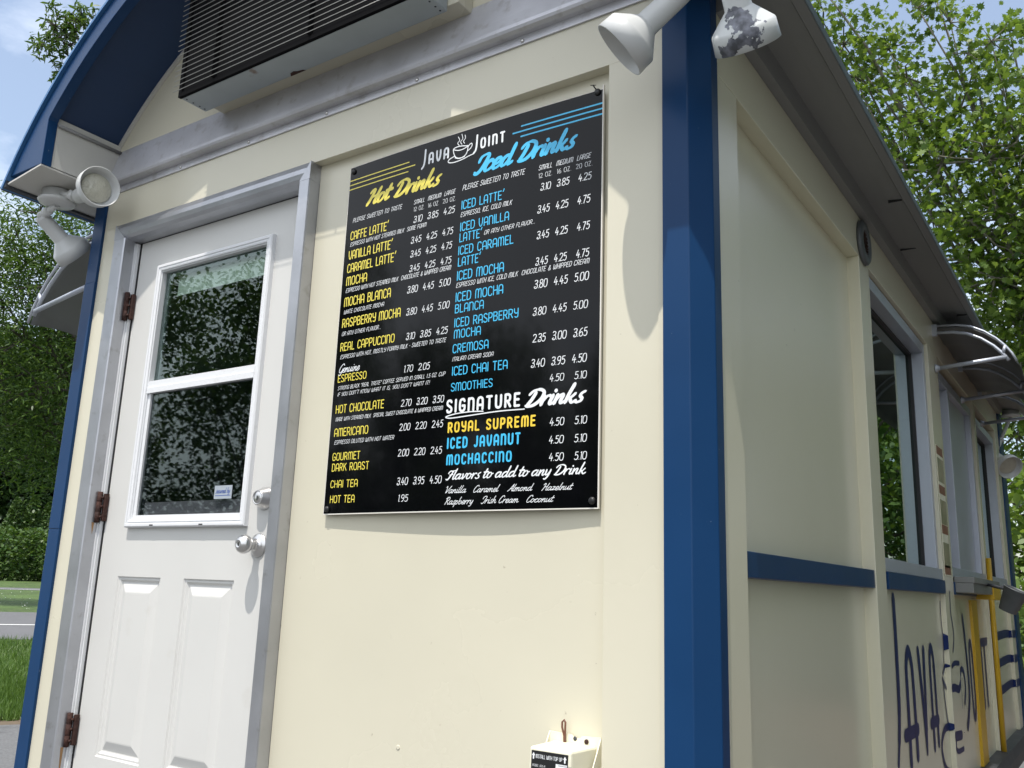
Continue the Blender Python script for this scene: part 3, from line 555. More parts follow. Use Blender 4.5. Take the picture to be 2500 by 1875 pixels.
TEXTS=[
('Hot Drinks', 'S', 'y', -1.0026, -0.7239, 0.9138, 0.0474),
('PLEASE SWEETEN TO TASTE', 'n', 'w', -1.0535, -0.8607, 0.8764, 0.0153),
('SMALL  MEDIUM  LARGE', 'n', 'w', -0.8175, -0.6726, 0.8783, 0.0145),
('12 OZ.  16 OZ.  20 OZ.', 't', 'w', -0.8169, -0.6721, 0.8571, 0.0144),
('3.10  3.85  4.25', 'p', 'w', -0.8143, -0.6727, 0.823, 0.0223),
("CAFFE LATTE'", 'd', 'y', -1.0575, -0.9092, 0.8228, 0.0302),
('ESPRESSO WITH HOT STEAMED MILK  SOME FOAM', 'n', 'w', -1.0566, -0.7678, 0.8034, 0.0142),
('3.45  4.25  4.75', 'p', 'w', -0.8192, -0.6744, 0.7634, 0.0223),
("VANILLA LATTE'", 'd', 'y', -1.0588, -0.8893, 0.7635, 0.0311),
('3.45  4.25  4.75', 'p', 'w', -0.818, -0.6755, 0.7235, 0.0222),
("CARAMEL LATTE'", 'd', 'y', -1.0605, -0.8734, 0.7236, 0.0308),
('3.45  4.25  4.75', 'p', 'w', -0.8186, -0.6756, 0.6821, 0.022),
('MOCHA', 'd', 'y', -1.0601, -0.9797, 0.6848, 0.0306),
('ESPRESSO WITH HOT STEAMED MILK  CHOCOLATE & WHIPPED CREAM', 'n', 'w', -1.06, -0.6749, 0.664, 0.0146),
('3.80  4.45  5.00', 'p', 'w', -0.8213, -0.6745, 0.6218, 0.023),
('MOCHA BLANCA', 'd', 'y', -1.0619, -0.8839, 0.6225, 0.0312),
('WHITE CHOCOLATE MOCHA', 'n', 'w', -1.0607, -0.9049, 0.6005, 0.0137),
('3.80  4.45  5.00', 'p', 'w', -0.8196, -0.6743, 0.5596, 0.0226),
('RASPBERRY MOCHA', 'd', 'y', -1.0632, -0.8428, 0.5604, 0.03),
('OR ANY OTHER FLAVOR...', 'n', 'w', -1.0617, -0.9122, 0.5363, 0.0136),
('3.10  3.85  4.25', 'p', 'w', -0.8153, -0.6756, 0.4915, 0.022),
('REAL CAPPUCCINO', 'd', 'y', -1.063, -0.8585, 0.4916, 0.0279),
('ESPRESSO WITH HOT, MOSTLY FOAMY MILK - SWEETEN TO TASTE', 'n', 'w', -1.0612, -0.6779, 0.4691, 0.0134),
('Genuine', 's', 'w', -1.0634, -0.9819, 0.4283, 0.025),
('1.70  2.05', 'p', 'w', -0.8141, -0.7284, 0.4028, 0.0219),
('ESPRESSO', 'd', 'y', -1.0629, -0.9538, 0.402, 0.0249),
('STRONG BLACK "REAL TASTE" COFFEE SERVED IN SMALL 1.5 OZ. CUP', 'n', 'w', -1.0611, -0.675, 0.3801, 0.0124),
("IF YOU DON'T KNOW WHAT IT IS, YOU DON'T WANT IT!", 'n', 'w', -1.0603, -0.7246, 0.3622, 0.0123),
('HOT CHOCOLATE', 'd', 'y', -1.0616, -0.8811, 0.3137, 0.0269),
('2.70  3.20  3.50', 'p', 'w', -0.8185, -0.6761, 0.3114, 0.0215),
('MADE WITH STEAMED MILK  SPECIAL SWEET CHOCOLATE & WHIPPED CREAM', 'n', 'w', -1.0608, -0.6775, 0.2918, 0.0121),
('AMERICANO', 'd', 'y', -1.0604, -0.9324, 0.2488, 0.0265),
('ESPRESSO DILUTED WITH HOT WATER', 'n', 'w', -1.0581, -0.8357, 0.2273, 0.0128),
('2.00  2.20  2.45', 'p', 'w', -0.8193, -0.6746, 0.2477, 0.0216),
('GOURMET', 'd', 'y', -1.0598, -0.9559, 0.1824, 0.0246),
('DARK ROAST', 'd', 'y', -1.0587, -0.9207, 0.1532, 0.0244),
('2.00  2.20  2.45', 'p', 'w', -0.8186, -0.6739, 0.1806, 0.0217),
('CHAI TEA', 'd', 'y', -1.0591, -0.9575, 0.1085, 0.0233),
('3.40  3.95  4.50', 'p', 'w', -0.8153, -0.6705, 0.1069, 0.0221),
('HOT TEA', 'd', 'y', -1.0567, -0.9652, 0.0676, 0.0232),
('1.95', 'p', 'w', -0.8066, -0.7757, 0.0646, 0.0208),
('Iced Drinks', 'S', 'b', -0.6128, -0.3054, 0.9143, 0.0504),
('PLEASE SWEETEN TO TASTE', 'n', 'w', -0.6496, -0.4528, 0.8801, 0.017),
('SMALL  MEDIUM  LARGE', 'n', 'w', -0.413, -0.266, 0.88, 0.0153),
('12 OZ.  16 OZ.  20 OZ.', 't', 'w', -0.4123, -0.2638, 0.8583, 0.0145),
('3.10  3.85   4.25', 'p', 'w', -0.4054, -0.265, 0.8234, 0.0224),
("ICED LATTE'", 'd', 'b', -0.6491, -0.5153, 0.8258, 0.0287),
('ESPRESSO, ICE, COLD MILK', 'n', 'w', -0.6514, -0.4891, 0.805, 0.0152),
('3.45  4.25   4.75', 'p', 'w', -0.4124, -0.267, 0.7641, 0.0239),
('ICED VANILLA', 'd', 'b', -0.6499, -0.4988, 0.7646, 0.0283),
("LATTE'", 'd', 'b', -0.6507, -0.5803, 0.7345, 0.0282),
('OR ANY OTHER FLAVOR...', 'n', 'w', -0.5722, -0.4205, 0.7399, 0.014),
('3.45  4.25   4.75', 'p', 'w', -0.4121, -0.2672, 0.6964, 0.0236),
('ICED CARAMEL', 'd', 'b', -0.6522, -0.4823, 0.699, 0.0283),
("LATTE'", 'd', 'b', -0.6515, -0.5811, 0.6676, 0.0281),
('3.45  4.25   4.75', 'p', 'w', -0.4137, -0.2679, 0.628, 0.0235),
('ICED MOCHA', 'd', 'b', -0.6524, -0.5083, 0.6296, 0.0294),
('ESPRESSO WITH ICE, COLD MILK  CHOCOLATE & WHIPPED CREAM', 'n', 'w', -0.6547, -0.2665, 0.6103, 0.0147),
('3.80  4.45  5.00', 'p', 'w', -0.4155, -0.2679, 0.5694, 0.0247),
('ICED MOCHA', 'd', 'b', -0.6532, -0.5078, 0.5716, 0.0291),
('BLANCA', 'd', 'b', -0.6537, -0.5654, 0.5413, 0.0271),
('ICED RASPBERRY', 'd', 'b', -0.6533, -0.4603, 0.5037, 0.0277),
('MOCHA', 'd', 'b', -0.6528, -0.5708, 0.4738, 0.0267),
('3.80  4.45  5.00', 'p', 'w', -0.4168, -0.2694, 0.501, 0.0232),
('CREMOSA', 'd', 'b', -0.6546, -0.5456, 0.4357, 0.0266),
('ITALIAN CREAM SODA', 'n', 'w', -0.6551, -0.5282, 0.4144, 0.0128),
('2.35  3.00  3.65', 'p', 'w', -0.4157, -0.2693, 0.4338, 0.0239),
('ICED CHAI TEA', 'd', 'b', -0.6528, -0.4866, 0.3772, 0.027),
('3.40  3.95  4.50', 'p', 'w', -0.4176, -0.2701, 0.3722, 0.0236),
('SMOOTHIES', 'd', 'b', -0.6539, -0.5283, 0.3366, 0.0246),
('4.50   5.10', 'p', 'w', -0.3654, -0.2694, 0.3334, 0.0207),
('SIGNATURE', 'D', 'w', -0.6637, -0.4487, 0.2813, 0.0368),
('Drinks', 'S', 'w', -0.4312, -0.2698, 0.2756, 0.041),
('ROYAL SUPREME', 'D', 'y2', -0.6564, -0.4035, 0.2312, 0.0284),
('4.50   5.10', 'p', 'w', -0.3623, -0.2668, 0.2284, 0.0215),
('ICED JAVANUT', 'D', 'b', -0.6561, -0.444, 0.1911, 0.0295),
('4.50   5.10', 'p', 'w', -0.363, -0.2667, 0.1868, 0.0213),
('MOCHACCINO', 'D', 'b', -0.6558, -0.4667, 0.1506, 0.0279),
('4.50   5.10', 'p', 'w', -0.3619, -0.266, 0.1469, 0.0211),
('Flavors to add to any Drink', 'F', 'w', -0.6567, -0.2675, 0.1132, 0.0234),
('Vanilla', 's', 'w', -0.6553, -0.5931, 0.0811, 0.0176),
('Caramel', 's', 'w', -0.5704, -0.4943, 0.0809, 0.0171),
('Almond', 's', 'w', -0.4731, -0.4011, 0.0806, 0.0167),
('Hazelnut', 's', 'w', -0.3798, -0.298, 0.08, 0.0164),
('Raspberry', 's', 'w', -0.6563, -0.5702, 0.0538, 0.0175),
('Irish Cream', 's', 'w', -0.5469, -0.4415, 0.0542, 0.017),
('Coconut', 's', 'w', -0.419, -0.3458, 0.0537, 0.0165),
('JAVA', 'J', 'w', -0.7974, -0.7057, 0.9872, 0.0377),
('JOINT', 'J', 'w', -0.6188, -0.5218, 0.9866, 0.0346),
]
# ---------------------------------------------------------------- lettering: strokes swept to flat ribbons
def cr_smooth(pts, n=5):
    if len(pts) < 3: return pts
    closed = pts[0] == pts[-1]; out = []
    for i in range(len(pts) - 1):
        p0 = pts[i - 1] if i > 0 else (pts[-2] if closed else pts[0]); p1, p2 = pts[i], pts[i + 1]
        p3 = pts[i + 2] if i + 2 < len(pts) else (pts[1] if closed else pts[-1])
        for k in range(n):
            t = k / n
            out.append(tuple(0.5 * (2 * p1[j] + (p2[j] - p0[j]) * t + (2 * p0[j] - 5 * p1[j] + 4 * p2[j] - p3[j]) * t * t + (3 * p1[j] - p0[j] - 3 * p2[j] + p3[j]) * t ** 3) for j in (0, 1)))
    return out + [pts[-1]]
def ribbon(mb, pts, wd, place, k=0):
    """pts in board metres; wd a width or a list; place(x, z, layer) -> world point"""
    q = [pts[0]]
    for p in pts[1:]:
        if math.hypot(p[0] - q[-1][0], p[1] - q[-1][1]) > 1e-6: q.append(p)
    if len(q) == 1: q = [q[0], (q[0][0] + 1e-4, q[0][1])]
    n = len(q); ws = wd if isinstance(wd, list) else [wd] * n
    if len(ws) != n: ws = [ws[min(len(ws) - 1, int(i * len(ws) / n))] for i in range(n)]
    m = len(mb.v); T = []
    for i in range(n):
        a, b = q[max(i - 1, 0)], q[min(i + 1, n - 1)]; dx, dz = b[0] - a[0], b[1] - a[1]; l = math.hypot(dx, dz) or 1
        T.append((dx / l, dz / l))
    def put(x, z): mb.v.append(tuple(place(x, z, k)))
    for (x, z), (tx, tz), w_ in zip(q, T, ws):
        put(x - tz * w_ / 2, z + tx * w_ / 2); put(x + tz * w_ / 2, z - tx * w_ / 2)
    for i in range(n - 1):
        mb.f.append((m + 2 * i, m + 2 * i + 1, m + 2 * i + 3, m + 2 * i + 2)); mb.sm.append(False)
    for i, sgn in ((0, -1), (n - 1, 1)):                                   # round ends
        x, z = q[i]; tx, tz = T[i]; r = ws[i] / 2; b = len(mb.v)
        for j in range(1, 4):
            a = math.pi * j / 4; c, s_ = math.cos(a), math.sin(a)
            put(x - tz * r * c + sgn * tx * r * s_, z + tx * r * c + sgn * tz * r * s_)
        f = (m + 2 * i, b, b + 1, b + 2, m + 2 * i + 1); mb.f.append(f if sgn < 0 else f[::-1]); mb.sm.append(False)
G = {  # capital height 1; 's' marks smooth strokes
 'A': (.46, [['s', (0, 0), (0, .62), (.05, .9), (.23, 1), (.41, .9), (.46, .62), (.46, 0)], [(0, .36), (.46, .36)]]),
 'B': (.45, [[(0, 0), (0, 1)], ['s', (0, 1), (.26, 1), (.4, .9), (.4, .66), (.26, .55), (0, .54)], ['s', (.2, .54), (.38, .47), (.45, .28), (.38, .06), (.22, 0), (0, 0)]]),
 'C': (.42, [['s', (.42, .84), (.34, .98), (.2, 1), (.05, .92), (0, .65), (0, .35), (.05, .08), (.2, 0), (.34, .02), (.42, .16)]]),
 'D': (.45, [[(0, 0), (0, 1)], ['s', (0, 1), (.22, 1), (.4, .88), (.45, .6), (.45, .4), (.4, .12), (.22, 0), (0, 0)]]),
 'E': (.38, [[(.38, 1), (0, 1)], [(0, 1), (0, 0)], [(0, 0), (.38, 0)], [(0, .52), (.33, .52)]]),
 'F': (.37, [[(.37, 1), (0, 1)], [(0, 1), (0, 0)], [(0, .52), (.32, .52)]]),
 'G': (.45, [['s', (.43, .84), (.35, .98), (.2, 1), (.05, .92), (0, .65), (0, .35), (.05, .08), (.2, 0), (.36, .03), (.45, .2), (.45, .45)], [(.45, .45), (.24, .45)]]),
 'H': (.45, [[(0, 0), (0, 1)], [(.45, 0), (.45, 1)], [(0, .5), (.45, .5)]]),
 'I': (.02, [[(.01, 0), (.01, 1)]]),
 'J': (.3, [['s', (.3, 1), (.3, .3), (.24, .06), (.1, 0), (0, .1)]]),
 'K': (.42, [[(0, 0), (0, 1)], [(.4, 1), (.03, .45)], [(.14, .6), (.42, 0)]]),
 'L': (.36, [[(0, 1), (0, 0)], [(0, 0), (.36, 0)]]),
 'M': (.66, [['s', (0, 0), (0, .65), (.05, .93), (.17, 1), (.29, .93), (.33, .65), (.33, 0)], ['s', (.33, .65), (.38, .93), (.5, 1), (.62, .93), (.66, .65), (.66, 0)]]),
 'N': (.45, [[(0, 0), (0, 1)], ['s', (0, .7), (.05, .92), (.22, 1), (.4, .92), (.45, .65), (.45, 0)]]),
 'O': (.48, [['s', (.24, 1), (.06, .92), (0, .65), (0, .35), (.06, .08), (.24, 0), (.42, .08), (.48, .35), (.48, .65), (.42, .92), (.24, 1)]]),
 'P': (.42, [[(0, 0), (0, 1)], ['s', (0, 1), (.24, 1), (.4, .9), (.42, .7), (.38, .5), (.24, .42), (0, .42)]]),
 'Q': (.48, [['s', (.24, 1), (.06, .92), (0, .65), (0, .35), (.06, .08), (.24, 0), (.42, .08), (.48, .35), (.48, .65), (.42, .92), (.24, 1)], [(.3, .2), (.5, -.05)]]),
 'R': (.44, [[(0, 0), (0, 1)], ['s', (0, 1), (.24, 1), (.39, .9), (.41, .72), (.37, .54), (.24, .46), (0, .46)], [(.2, .46), (.44, 0)]]),
 'S': (.42, [['s', (.4, .86), (.32, .98), (.2, 1), (.06, .95), (0, .78), (.06, .62), (.22, .5), (.37, .38), (.42, .22), (.36, .05), (.2, 0), (.07, .03), (0, .16)]]),
 'T': (.42, [[(0, 1), (.42, 1)], [(.21, 1), (.21, 0)]]),
 'U': (.45, [['s', (0, 1), (0, .35), (.05, .08), (.22, 0), (.4, .08), (.45, .35), (.45, 1)]]),
 'V': (.46, [['s', (0, 1), (.02, .45), (.12, .1), (.23, 0), (.34, .1), (.44, .45), (.46, 1)]]),
 'W': (.66, [['s', (0, 1), (.02, .35), (.08, .06), (.17, 0), (.28, .1), (.33, .4), (.33, .8)], ['s', (.33, .4), (.38, .1), (.49, 0), (.58, .06), (.64, .35), (.66, 1)]]),
 'X': (.44, [[(0, 0), (.44, 1)], [(0, 1), (.44, 0)]]),
 'Y': (.45, [['s', (0, 1), (.02, .68), (.1, .52), (.22, .47), (.4, .5), (.45, .62)], ['s', (.45, 1), (.45, .3), (.4, .05), (.22, 0), (.08, .08)]]),
 'Z': (.4, [[(0, 1), (.4, 1)], [(.4, 1), (0, 0)], [(0, 0), (.4, 0)]]),
 '0': (.46, [['s', (.23, 1), (.06, .92), (0, .62), (0, .38), (.06, .08), (.23, 0), (.4, .08), (.46, .38), (.46, .62), (.4, .92), (.23, 1)]]),
 '1': (.1, [[(0, .9), (.09, 1)], [(.09, 1), (.09, 0)]]),
 '2': (.4, [['s', (0, .84), (.07, .98), (.22, 1), (.38, .9), (.4, .72), (.28, .45), (.1, .2), (0, .03)], [(0, .03), (.42, .03)]]),
 '3': (.4, [['s', (.02, .9), (.1, 1), (.25, 1), (.38, .92), (.38, .72), (.26, .58), (.14, .55)], ['s', (.14, .55), (.34, .5), (.42, .28), (.35, .06), (.18, 0), (.03, .06), (.02, .2), (.14, .22)]]),
 '4': (.44, [['s', (.2, 1), (.08, .6), (0, .34)], [(0, .34), (.44, .38)], [(.32, .62), (.28, 0)]]),
 '5': (.4, [[(.38, 1), (.08, .98)], ['s', (.08, .98), (.06, .6)], ['s', (.06, .58), (.24, .63), (.38, .5), (.4, .25), (.3, .04), (.14, 0), (0, .1)]]),
 '6': (.42, [['s', (.36, .98), (.16, .85), (.02, .5), (.02, .2), (.12, .02), (.28, 0), (.42, .14), (.42, .38), (.3, .52), (.14, .48), (.03, .3)]]),
 '7': (.38, [[(0, 1), (.38, 1)], ['s', (.38, 1), (.24, .55), (.12, 0)]]),
 '8': (.42, [['s', (.21, .54), (.05, .65), (.03, .85), (.12, .99), (.28, 1), (.39, .88), (.37, .66), (.21, .54), (.04, .4), (0, .2), (.1, .02), (.28, 0), (.42, .14), (.4, .38), (.21, .54)]]),
 '9': (.42, [['s', (.4, .68), (.3, .5), (.12, .5), (0, .66), (.02, .88), (.14, 1), (.3, .98), (.4, .84), (.4, .5), (.3, .15), (.12, 0)]]),
 '.': (.03, [[(.01, .02), (.02, .02)]]), ',': (.06, [[(.04, .04), (.0, -.12)]]), "'": (.16, [[(.14, 1.18), (.02, .9)]]), '-': (.2, [[(0, .45), (.2, .45)]]),
 '!': (.04, [[(.03, 1), (.02, .3)], [(.01, .02), (.02, .02)]]), '"': (.16, [[(.03, 1), (.01, .78)], [(.14, 1), (.12, .78)]]),
 '&': (.5, [['s', (.5, 0), (.2, .55), (.12, .8), (.2, .98), (.32, .9), (.28, .68), (.05, .38), (.02, .14), (.14, 0), (.32, .06), (.48, .4)]]),
}
SC = {  # brush script, x-height .5
 'a': (.46, [['s', (.33, .44), (.22, .5), (.08, .4), (.03, .2), (.09, .03), (.2, .05), (.31, .25), (.35, .48)], ['s', (.35, .48), (.32, .14), (.37, .02), (.5, .14)]]),
 'b': (.42, [['s', (.12, 1), (.06, .5), (.05, .1)], ['s', (.05, .1), (.16, 0), (.3, .1), (.34, .35), (.24, .48), (.08, .3)]]),
 'c': (.36, [['s', (.31, .4), (.24, .5), (.1, .42), (.03, .2), (.09, .02), (.22, .02), (.38, .16)]]),
 'd': (.48, [['s', (.33, .44), (.22, .5), (.08, .4), (.03, .2), (.09, .03), (.2, .05), (.31, .25), (.35, .5)], ['s', (.4, 1), (.34, .4), (.33, .12), (.39, .02), (.52, .14)]]),
 'e': (.36, [['s', (.05, .2), (.2, .24), (.3, .36), (.23, .5), (.1, .44), (.03, .22), (.09, .02), (.22, .02), (.38, .16)]]),
 'h': (.44, [['s', (.13, 1), (.07, .5), (.04, 0)], ['s', (.06, .2), (.18, .44), (.28, .47), (.28, .14), (.34, .02), (.46, .14)]]),
 'i': (.2, [['s', (.07, .5), (.04, .12), (.1, .02), (.22, .14)], [(.10, .72), (.105, .735)]]),
 'k': (.42, [['s', (.13, 1), (.07, .5), (.04, 0)], ['s', (.07, .24), (.2, .3), (.32, .5)], ['s', (.15, .28), (.24, .08), (.32, .01), (.44, .13)]]),
 'l': (.2, [['s', (.13, 1), (.06, .5), (.04, .12), (.1, .02), (.22, .14)]]),
 'm': (.6, [['s', (.05, .5), (.04, .25), (.03, 0)], ['s', (.05, .2), (.15, .46), (.24, .46), (.22, 0)], ['s', (.24, .2), (.34, .46), (.44, .46), (.43, .14), (.49, .02), (.62, .14)]]),
 'n': (.42, [['s', (.05, .5), (.04, .25), (.03, 0)], ['s', (.05, .2), (.17, .46), (.27, .46), (.26, .14), (.32, .02), (.44, .14)]]),
 'o': (.4, [['s', (.18, .5), (.07, .42), (.03, .2), (.09, .03), (.21, .04), (.3, .22), (.28, .42), (.18, .5)], ['s', (.28, .42), (.34, .38), (.42, .42)]]),
 'p': (.4, [['s', (.07, .5), (.03, .1), (-.03, -.35)], ['s', (.06, .3), (.17, .48), (.29, .44), (.29, .16), (.18, .01), (.06, .08)]]),
 'r': (.32, [['s', (.05, .5), (.04, .25), (.03, 0)], ['s', (.05, .2), (.13, .42), (.22, .5), (.32, .44)]]),
 's': (.3, [['s', (-.02, .08), (.08, .0), (.2, .05), (.22, .18), (.12, .32), (.14, .46), (.26, .56)]]),
 't': (.26, [['s', (.14, .86), (.07, .4), (.06, .12), (.12, .02), (.26, .14)], [(-.02, .55), (.27, .58)]]),
 'u': (.46, [['s', (.04, .5), (.03, .15), (.09, .02), (.2, .1), (.31, .36), (.33, .5)], ['s', (.33, .5), (.31, .12), (.36, .02), (.48, .14)]]),
 'v': (.38, [['s', (.02, .42), (.07, .5), (.1, .2), (.13, .0), (.26, .26), (.3, .5), (.4, .44)]]),
 'y': (.4, [['s', (.04, .5), (.05, .16), (.13, .03), (.26, .26), (.31, .5)], ['s', (.31, .5), (.26, -.05), (.14, -.32), (.03, -.28)]]),
 'z': (.36, [['s', (.03, .44), (.14, .5), (.28, .46)], [(.28, .46), (.03, .04)], ['s', (.03, .04), (.2, .06), (.38, .1)]]),
 'H': (.56, [['s', (-.02, .78), (.08, .97), (.18, .9), (.12, .35), (.02, -.02)], ['s', (.5, 1), (.42, .45), (.4, .12), (.46, .02), (.58, .12)], ['s', (.13, .48), (.28, .5), (.44, .56)]]),
 'D': (.62, [['s', (.22, .84), (.17, .4), (.08, .04)], ['s', (-.02, .72), (.1, .95), (.34, 1), (.55, .8), (.55, .4), (.38, .08), (.18, .0), (.02, .05)]]),
 'I': (.36, [['s', (-.02, .62), (.02, .9), (.2, 1), (.34, .92), (.3, .5), (.2, .1), (.06, -.06), (-.04, .06)]]),
 'G': (.5, [['s', (.48, .84), (.38, 1), (.18, .9), (.03, .55), (.06, .15), (.2, .02), (.38, .15), (.46, .42)], ['s', (.46, .46), (.42, 0), (.28, -.3), (.1, -.2)]]),
 'F': (.42, [['s', (-.04, .66), (.04, .92), (.24, .92), (.5, 1)], ['s', (.28, .94), (.2, .4), (.08, .0), (-.06, .06)], ['s', (.1, .5), (.22, .5), (.36, .56)]]),
 'V': (.42, [['s', (-.02, .8), (.06, .98), (.12, .6), (.13, .04), (.3, .45), (.5, 1)]]),
 'C': (.44, [['s', (.44, .8), (.38, .99), (.2, .92), (.04, .5), (.06, .12), (.2, .0), (.44, .2)]]),
 'A': (.5, [['s', (-.02, .02), (.12, .2), (.34, .8), (.42, 1)], ['s', (.42, 1), (.4, .4), (.42, .05), (.52, .12)], [(.16, .34), (.41, .38)]]),
 'R': (.5, [['s', (.14, .96), (.1, .5), (.04, 0)], ['s', (-.02, .78), (.12, .98), (.36, .98), (.38, .66), (.14, .48)], ['s', (.16, .48), (.3, .2), (.4, .02), (.52, .12)]]),
}
def draw_text(mb, txt, style, x0, x1, zb, h, place):
    script = style in 'SsF'; tbl = SC if script else G
    sh = {'S': .30, 's': .34, 'F': .28, 'n': .24, 'p': .10}.get(style, 0.0)
    gap = {'S': .0, 's': .0, 'F': .0, 'd': .20, 'D': .40, 'J': .36, 'n': .20, 't': .2, 'p': .15}[style]
    sp = {'S': .26, 's': .3, 'F': .22, 'D': .6}.get(style, .42)
    wdt = {'S': .215, 's': .085, 'F': .16, 'd': .095, 'D': .17, 'J': .16, 'n': .080, 't': .065, 'p': .080}[style] * h
    zb += wdt * .45; h = h * {'S': 1.12, 'J': 1.18, 'F': 1.1, 's': 1.05, 'D': .95}.get(style, .88) - wdt * .9
    x = 0.0; items = []; tok = 0; prev = 'x'
    for i, ch in enumerate(txt):
        if ch == ' ': tok += prev != ' '; prev = ch; x += sp; continue
        prev = ch
        w_, st = tbl.get(ch) or G.get(ch.upper(), (.2, []))
        sc = 1.0; ys = 1.14 if style in 'SF' and ch.islower() else 1.0
        if style == 'J' and i > 0: sc = .74
        for s in st:
            pts = [p for p in s if p != 's']
            if style == 'J' and ch == 'J': pts = [(.26, 1.12), (.24, .5), (.2, .1), (.12, -.12), (-.02, -.26)]; s = ['s'] + pts
            items.append([tok, [(x + p[0] * sc + sh * p[1] * sc, p[1] * sc * ys) for p in pts], s[0] == 's'])
        x += w_ * sc + gap
    mn = min(p[0] for _, s, _ in items for p in s); mx_ = max(p[0] for _, s, _ in items for p in s)
    k = (x1 - x0) / (mx_ - mn)
    for n, (tk, pts, smo) in enumerate(items):
        q = cr_smooth(pts, 5) if smo else pts
        q = [(x0 + (p[0] - mn) * k, zb + p[1] * h) for p in q]
        W = wdt
        if script and style != 's' and len(q) > 4:                          # brush: thick down-strokes, thinner up-strokes
            W = []
            for i in range(len(q)):
                a, b = q[max(0, i - 1)], q[min(len(q) - 1, i + 1)]; dx, dz = b[0] - a[0], b[1] - a[1]; l = math.hypot(dx, dz) or 1
                W.append(wdt * (0.78 + 0.30 * abs(dz / l) - (0.22 if dz > 0 and dx > 0 else 0)))
            W[0] *= .8; W[-1] *= .6
        ribbon(mb[tk] if isinstance(mb, list) else mb, q, W, place, n % 9)

# ---------------------------------------------------------------- the menu board
BX0, BX1, BZ0, BZ1 = -1.0789, -0.2375, 0.0395, 1.0539
def bow(x): return 0.0155 - 0.0085 * (1 - ((x - (BX0 + BX1) / 2) / ((BX1 - BX0) / 2)) ** 2)   # front face bulges in the middle
M = empty('menu_board', ((BX0 + BX1) / 2, 0.02, BZ0)); tag(M, 'glossy black menu board with yellow and blue drink lists, screwed to the cream wall', 'menu board')
m = MB(); N = 32
for i in range(N + 1):
    x = BX0 + (BX1 - BX0) * i / N; y = bow(x); m.v += [(x, y, BZ0), (x, y, BZ1), (x, y + .004, BZ0 - 0), (x, y + .004, BZ1)]
for i in range(N):
    a = 4 * i; b = a + 4; m.f += [(a, b, b + 1, a + 1), (a + 2, a + 3, b + 3, b + 2)]; m.sm += [True, True]
m.build('board_face', BOARD, M)
m = MB()
for i in range(N):
    xa = BX0 + (BX1 - BX0) * i / N; xb = BX0 + (BX1 - BX0) * (i + 1) / N
    for z0, z1 in ((BZ0 - .0028, BZ0 - .0002), (BZ1 + .0002, BZ1 + .0012)):
        n = len(m.v); m.v += [(xa, bow(xa) - .0008, z0), (xb, bow(xb) - .0008, z0), (xb, bow(xb) - .0008, z1), (xa, bow(xa) - .0008, z1), (xa, bow(xa) + .0052, z0), (xb, bow(xb) + .0052, z0), (xb, bow(xb) + .0052, z1), (xa, bow(xa) + .0052, z1)]
        m.f += [(n, n + 1, n + 2, n + 3), (n + 4, n + 7, n + 6, n + 5), (n, n + 4, n + 5, n + 1), (n + 3, n + 2, n + 6, n + 7)]; m.sm += [False] * 4
m.box(BX1 + .0002, BX1 + .0030, bow(BX1) - .0012, bow(BX1) + .0052, BZ0 - .0028, BZ1 + .012); m.box(BX0 - .0018, BX0 - .0002, bow(BX0) - .0008, bow(BX0) + .0052, BZ0 - .0028, BZ1 + .0012)
m.build('edge_trim', EDGE, M)
def on_board(x, z, k): return (x, bow(x) - 0.0005 - 0.00006 * k, z)
inks = {'w': TXW, 'y': TXY, 'y2': TXY2, 'b': TXB}; logo = MB()
kinds = {'S': 'heading', 'F': 'heading', 'D': 'drink_name', 'd': 'drink_name', 'n': 'note', 't': 'cup_size', 'p': 'price_row', 's': 'flavour_name'}
for t, st, c, x0, x1, z, h in TEXTS:                                       # every line of the menu is a part of its own
    if st == 'J': draw_text(logo, t, st, x0, x1, z, h, on_board); continue
    if st == 'p':
        ls = [MB() for _ in t.split()]; draw_text(ls, t, st, x0, x1, z, h, on_board)
        for l in ls: l.build('price', inks[c], M)
        continue
    l = MB(); draw_text(l, t, st, x0, x1, z, h, on_board); l.build(kinds[st], inks[c], M)
CUP = [[(-.6878, 1.009), (-.678, 1.0127), (-.6599, 1.0118), (-.6463, 1.0083), (-.6383, 1.0068), (-.6548, 1.0011), (-.6729, 1.0019), (-.6878, 1.009)], [(-.6882, 1.0084), (-.6865, .9982), (-.6809, .986), (-.6706, .9787), (-.657, .9775), (-.6457, .9823), (-.6401, .9917), (-.6382, 1.0068)],
       [(-.6389, 1.003), (-.6331, 1.0093), (-.6265, 1.0106), (-.6253, 1.0041), (-.6302, .9968), (-.6401, .9917)], [(-.6846, .987), (-.6967, .9838), (-.7041, .9791), (-.7005, .9731), (-.6845, .9698), (-.6576, .9711), (-.6356, .9758), (-.6181, .9782)], [(-.6807, .9821), (-.6669, .9769), (-.649, .9778)],
       [(-.6682, 1.0148), (-.6741, 1.0234), (-.6678, 1.0303), (-.673, 1.0416)], [(-.6593, 1.0163), (-.6643, 1.0247), (-.6575, 1.0323), (-.6611, 1.0462)], [(-.6504, 1.017), (-.6544, 1.0244), (-.6485, 1.031), (-.65, 1.0412)]]
for i, s in enumerate(CUP): ribbon(logo, cr_smooth(s, 5), .0026 if i < 5 else .0020, on_board, i)
tag(logo.build('logo', TXW, M), 'white steaming cup logo between the two words of the name')
m = MB(); ribbon(m, cr_smooth([(-.552, .2781), (-.589, .2800), (-.6333, .2785), (-.6632, .2738), (-.6643, .2705), (-.6461, .2684), (-.5885, .2708), (-.5073, .2745), (-.433, .2740)], 6), .0028, on_board, 10); m.build('underline_swash', TXW, M)
m = MB()
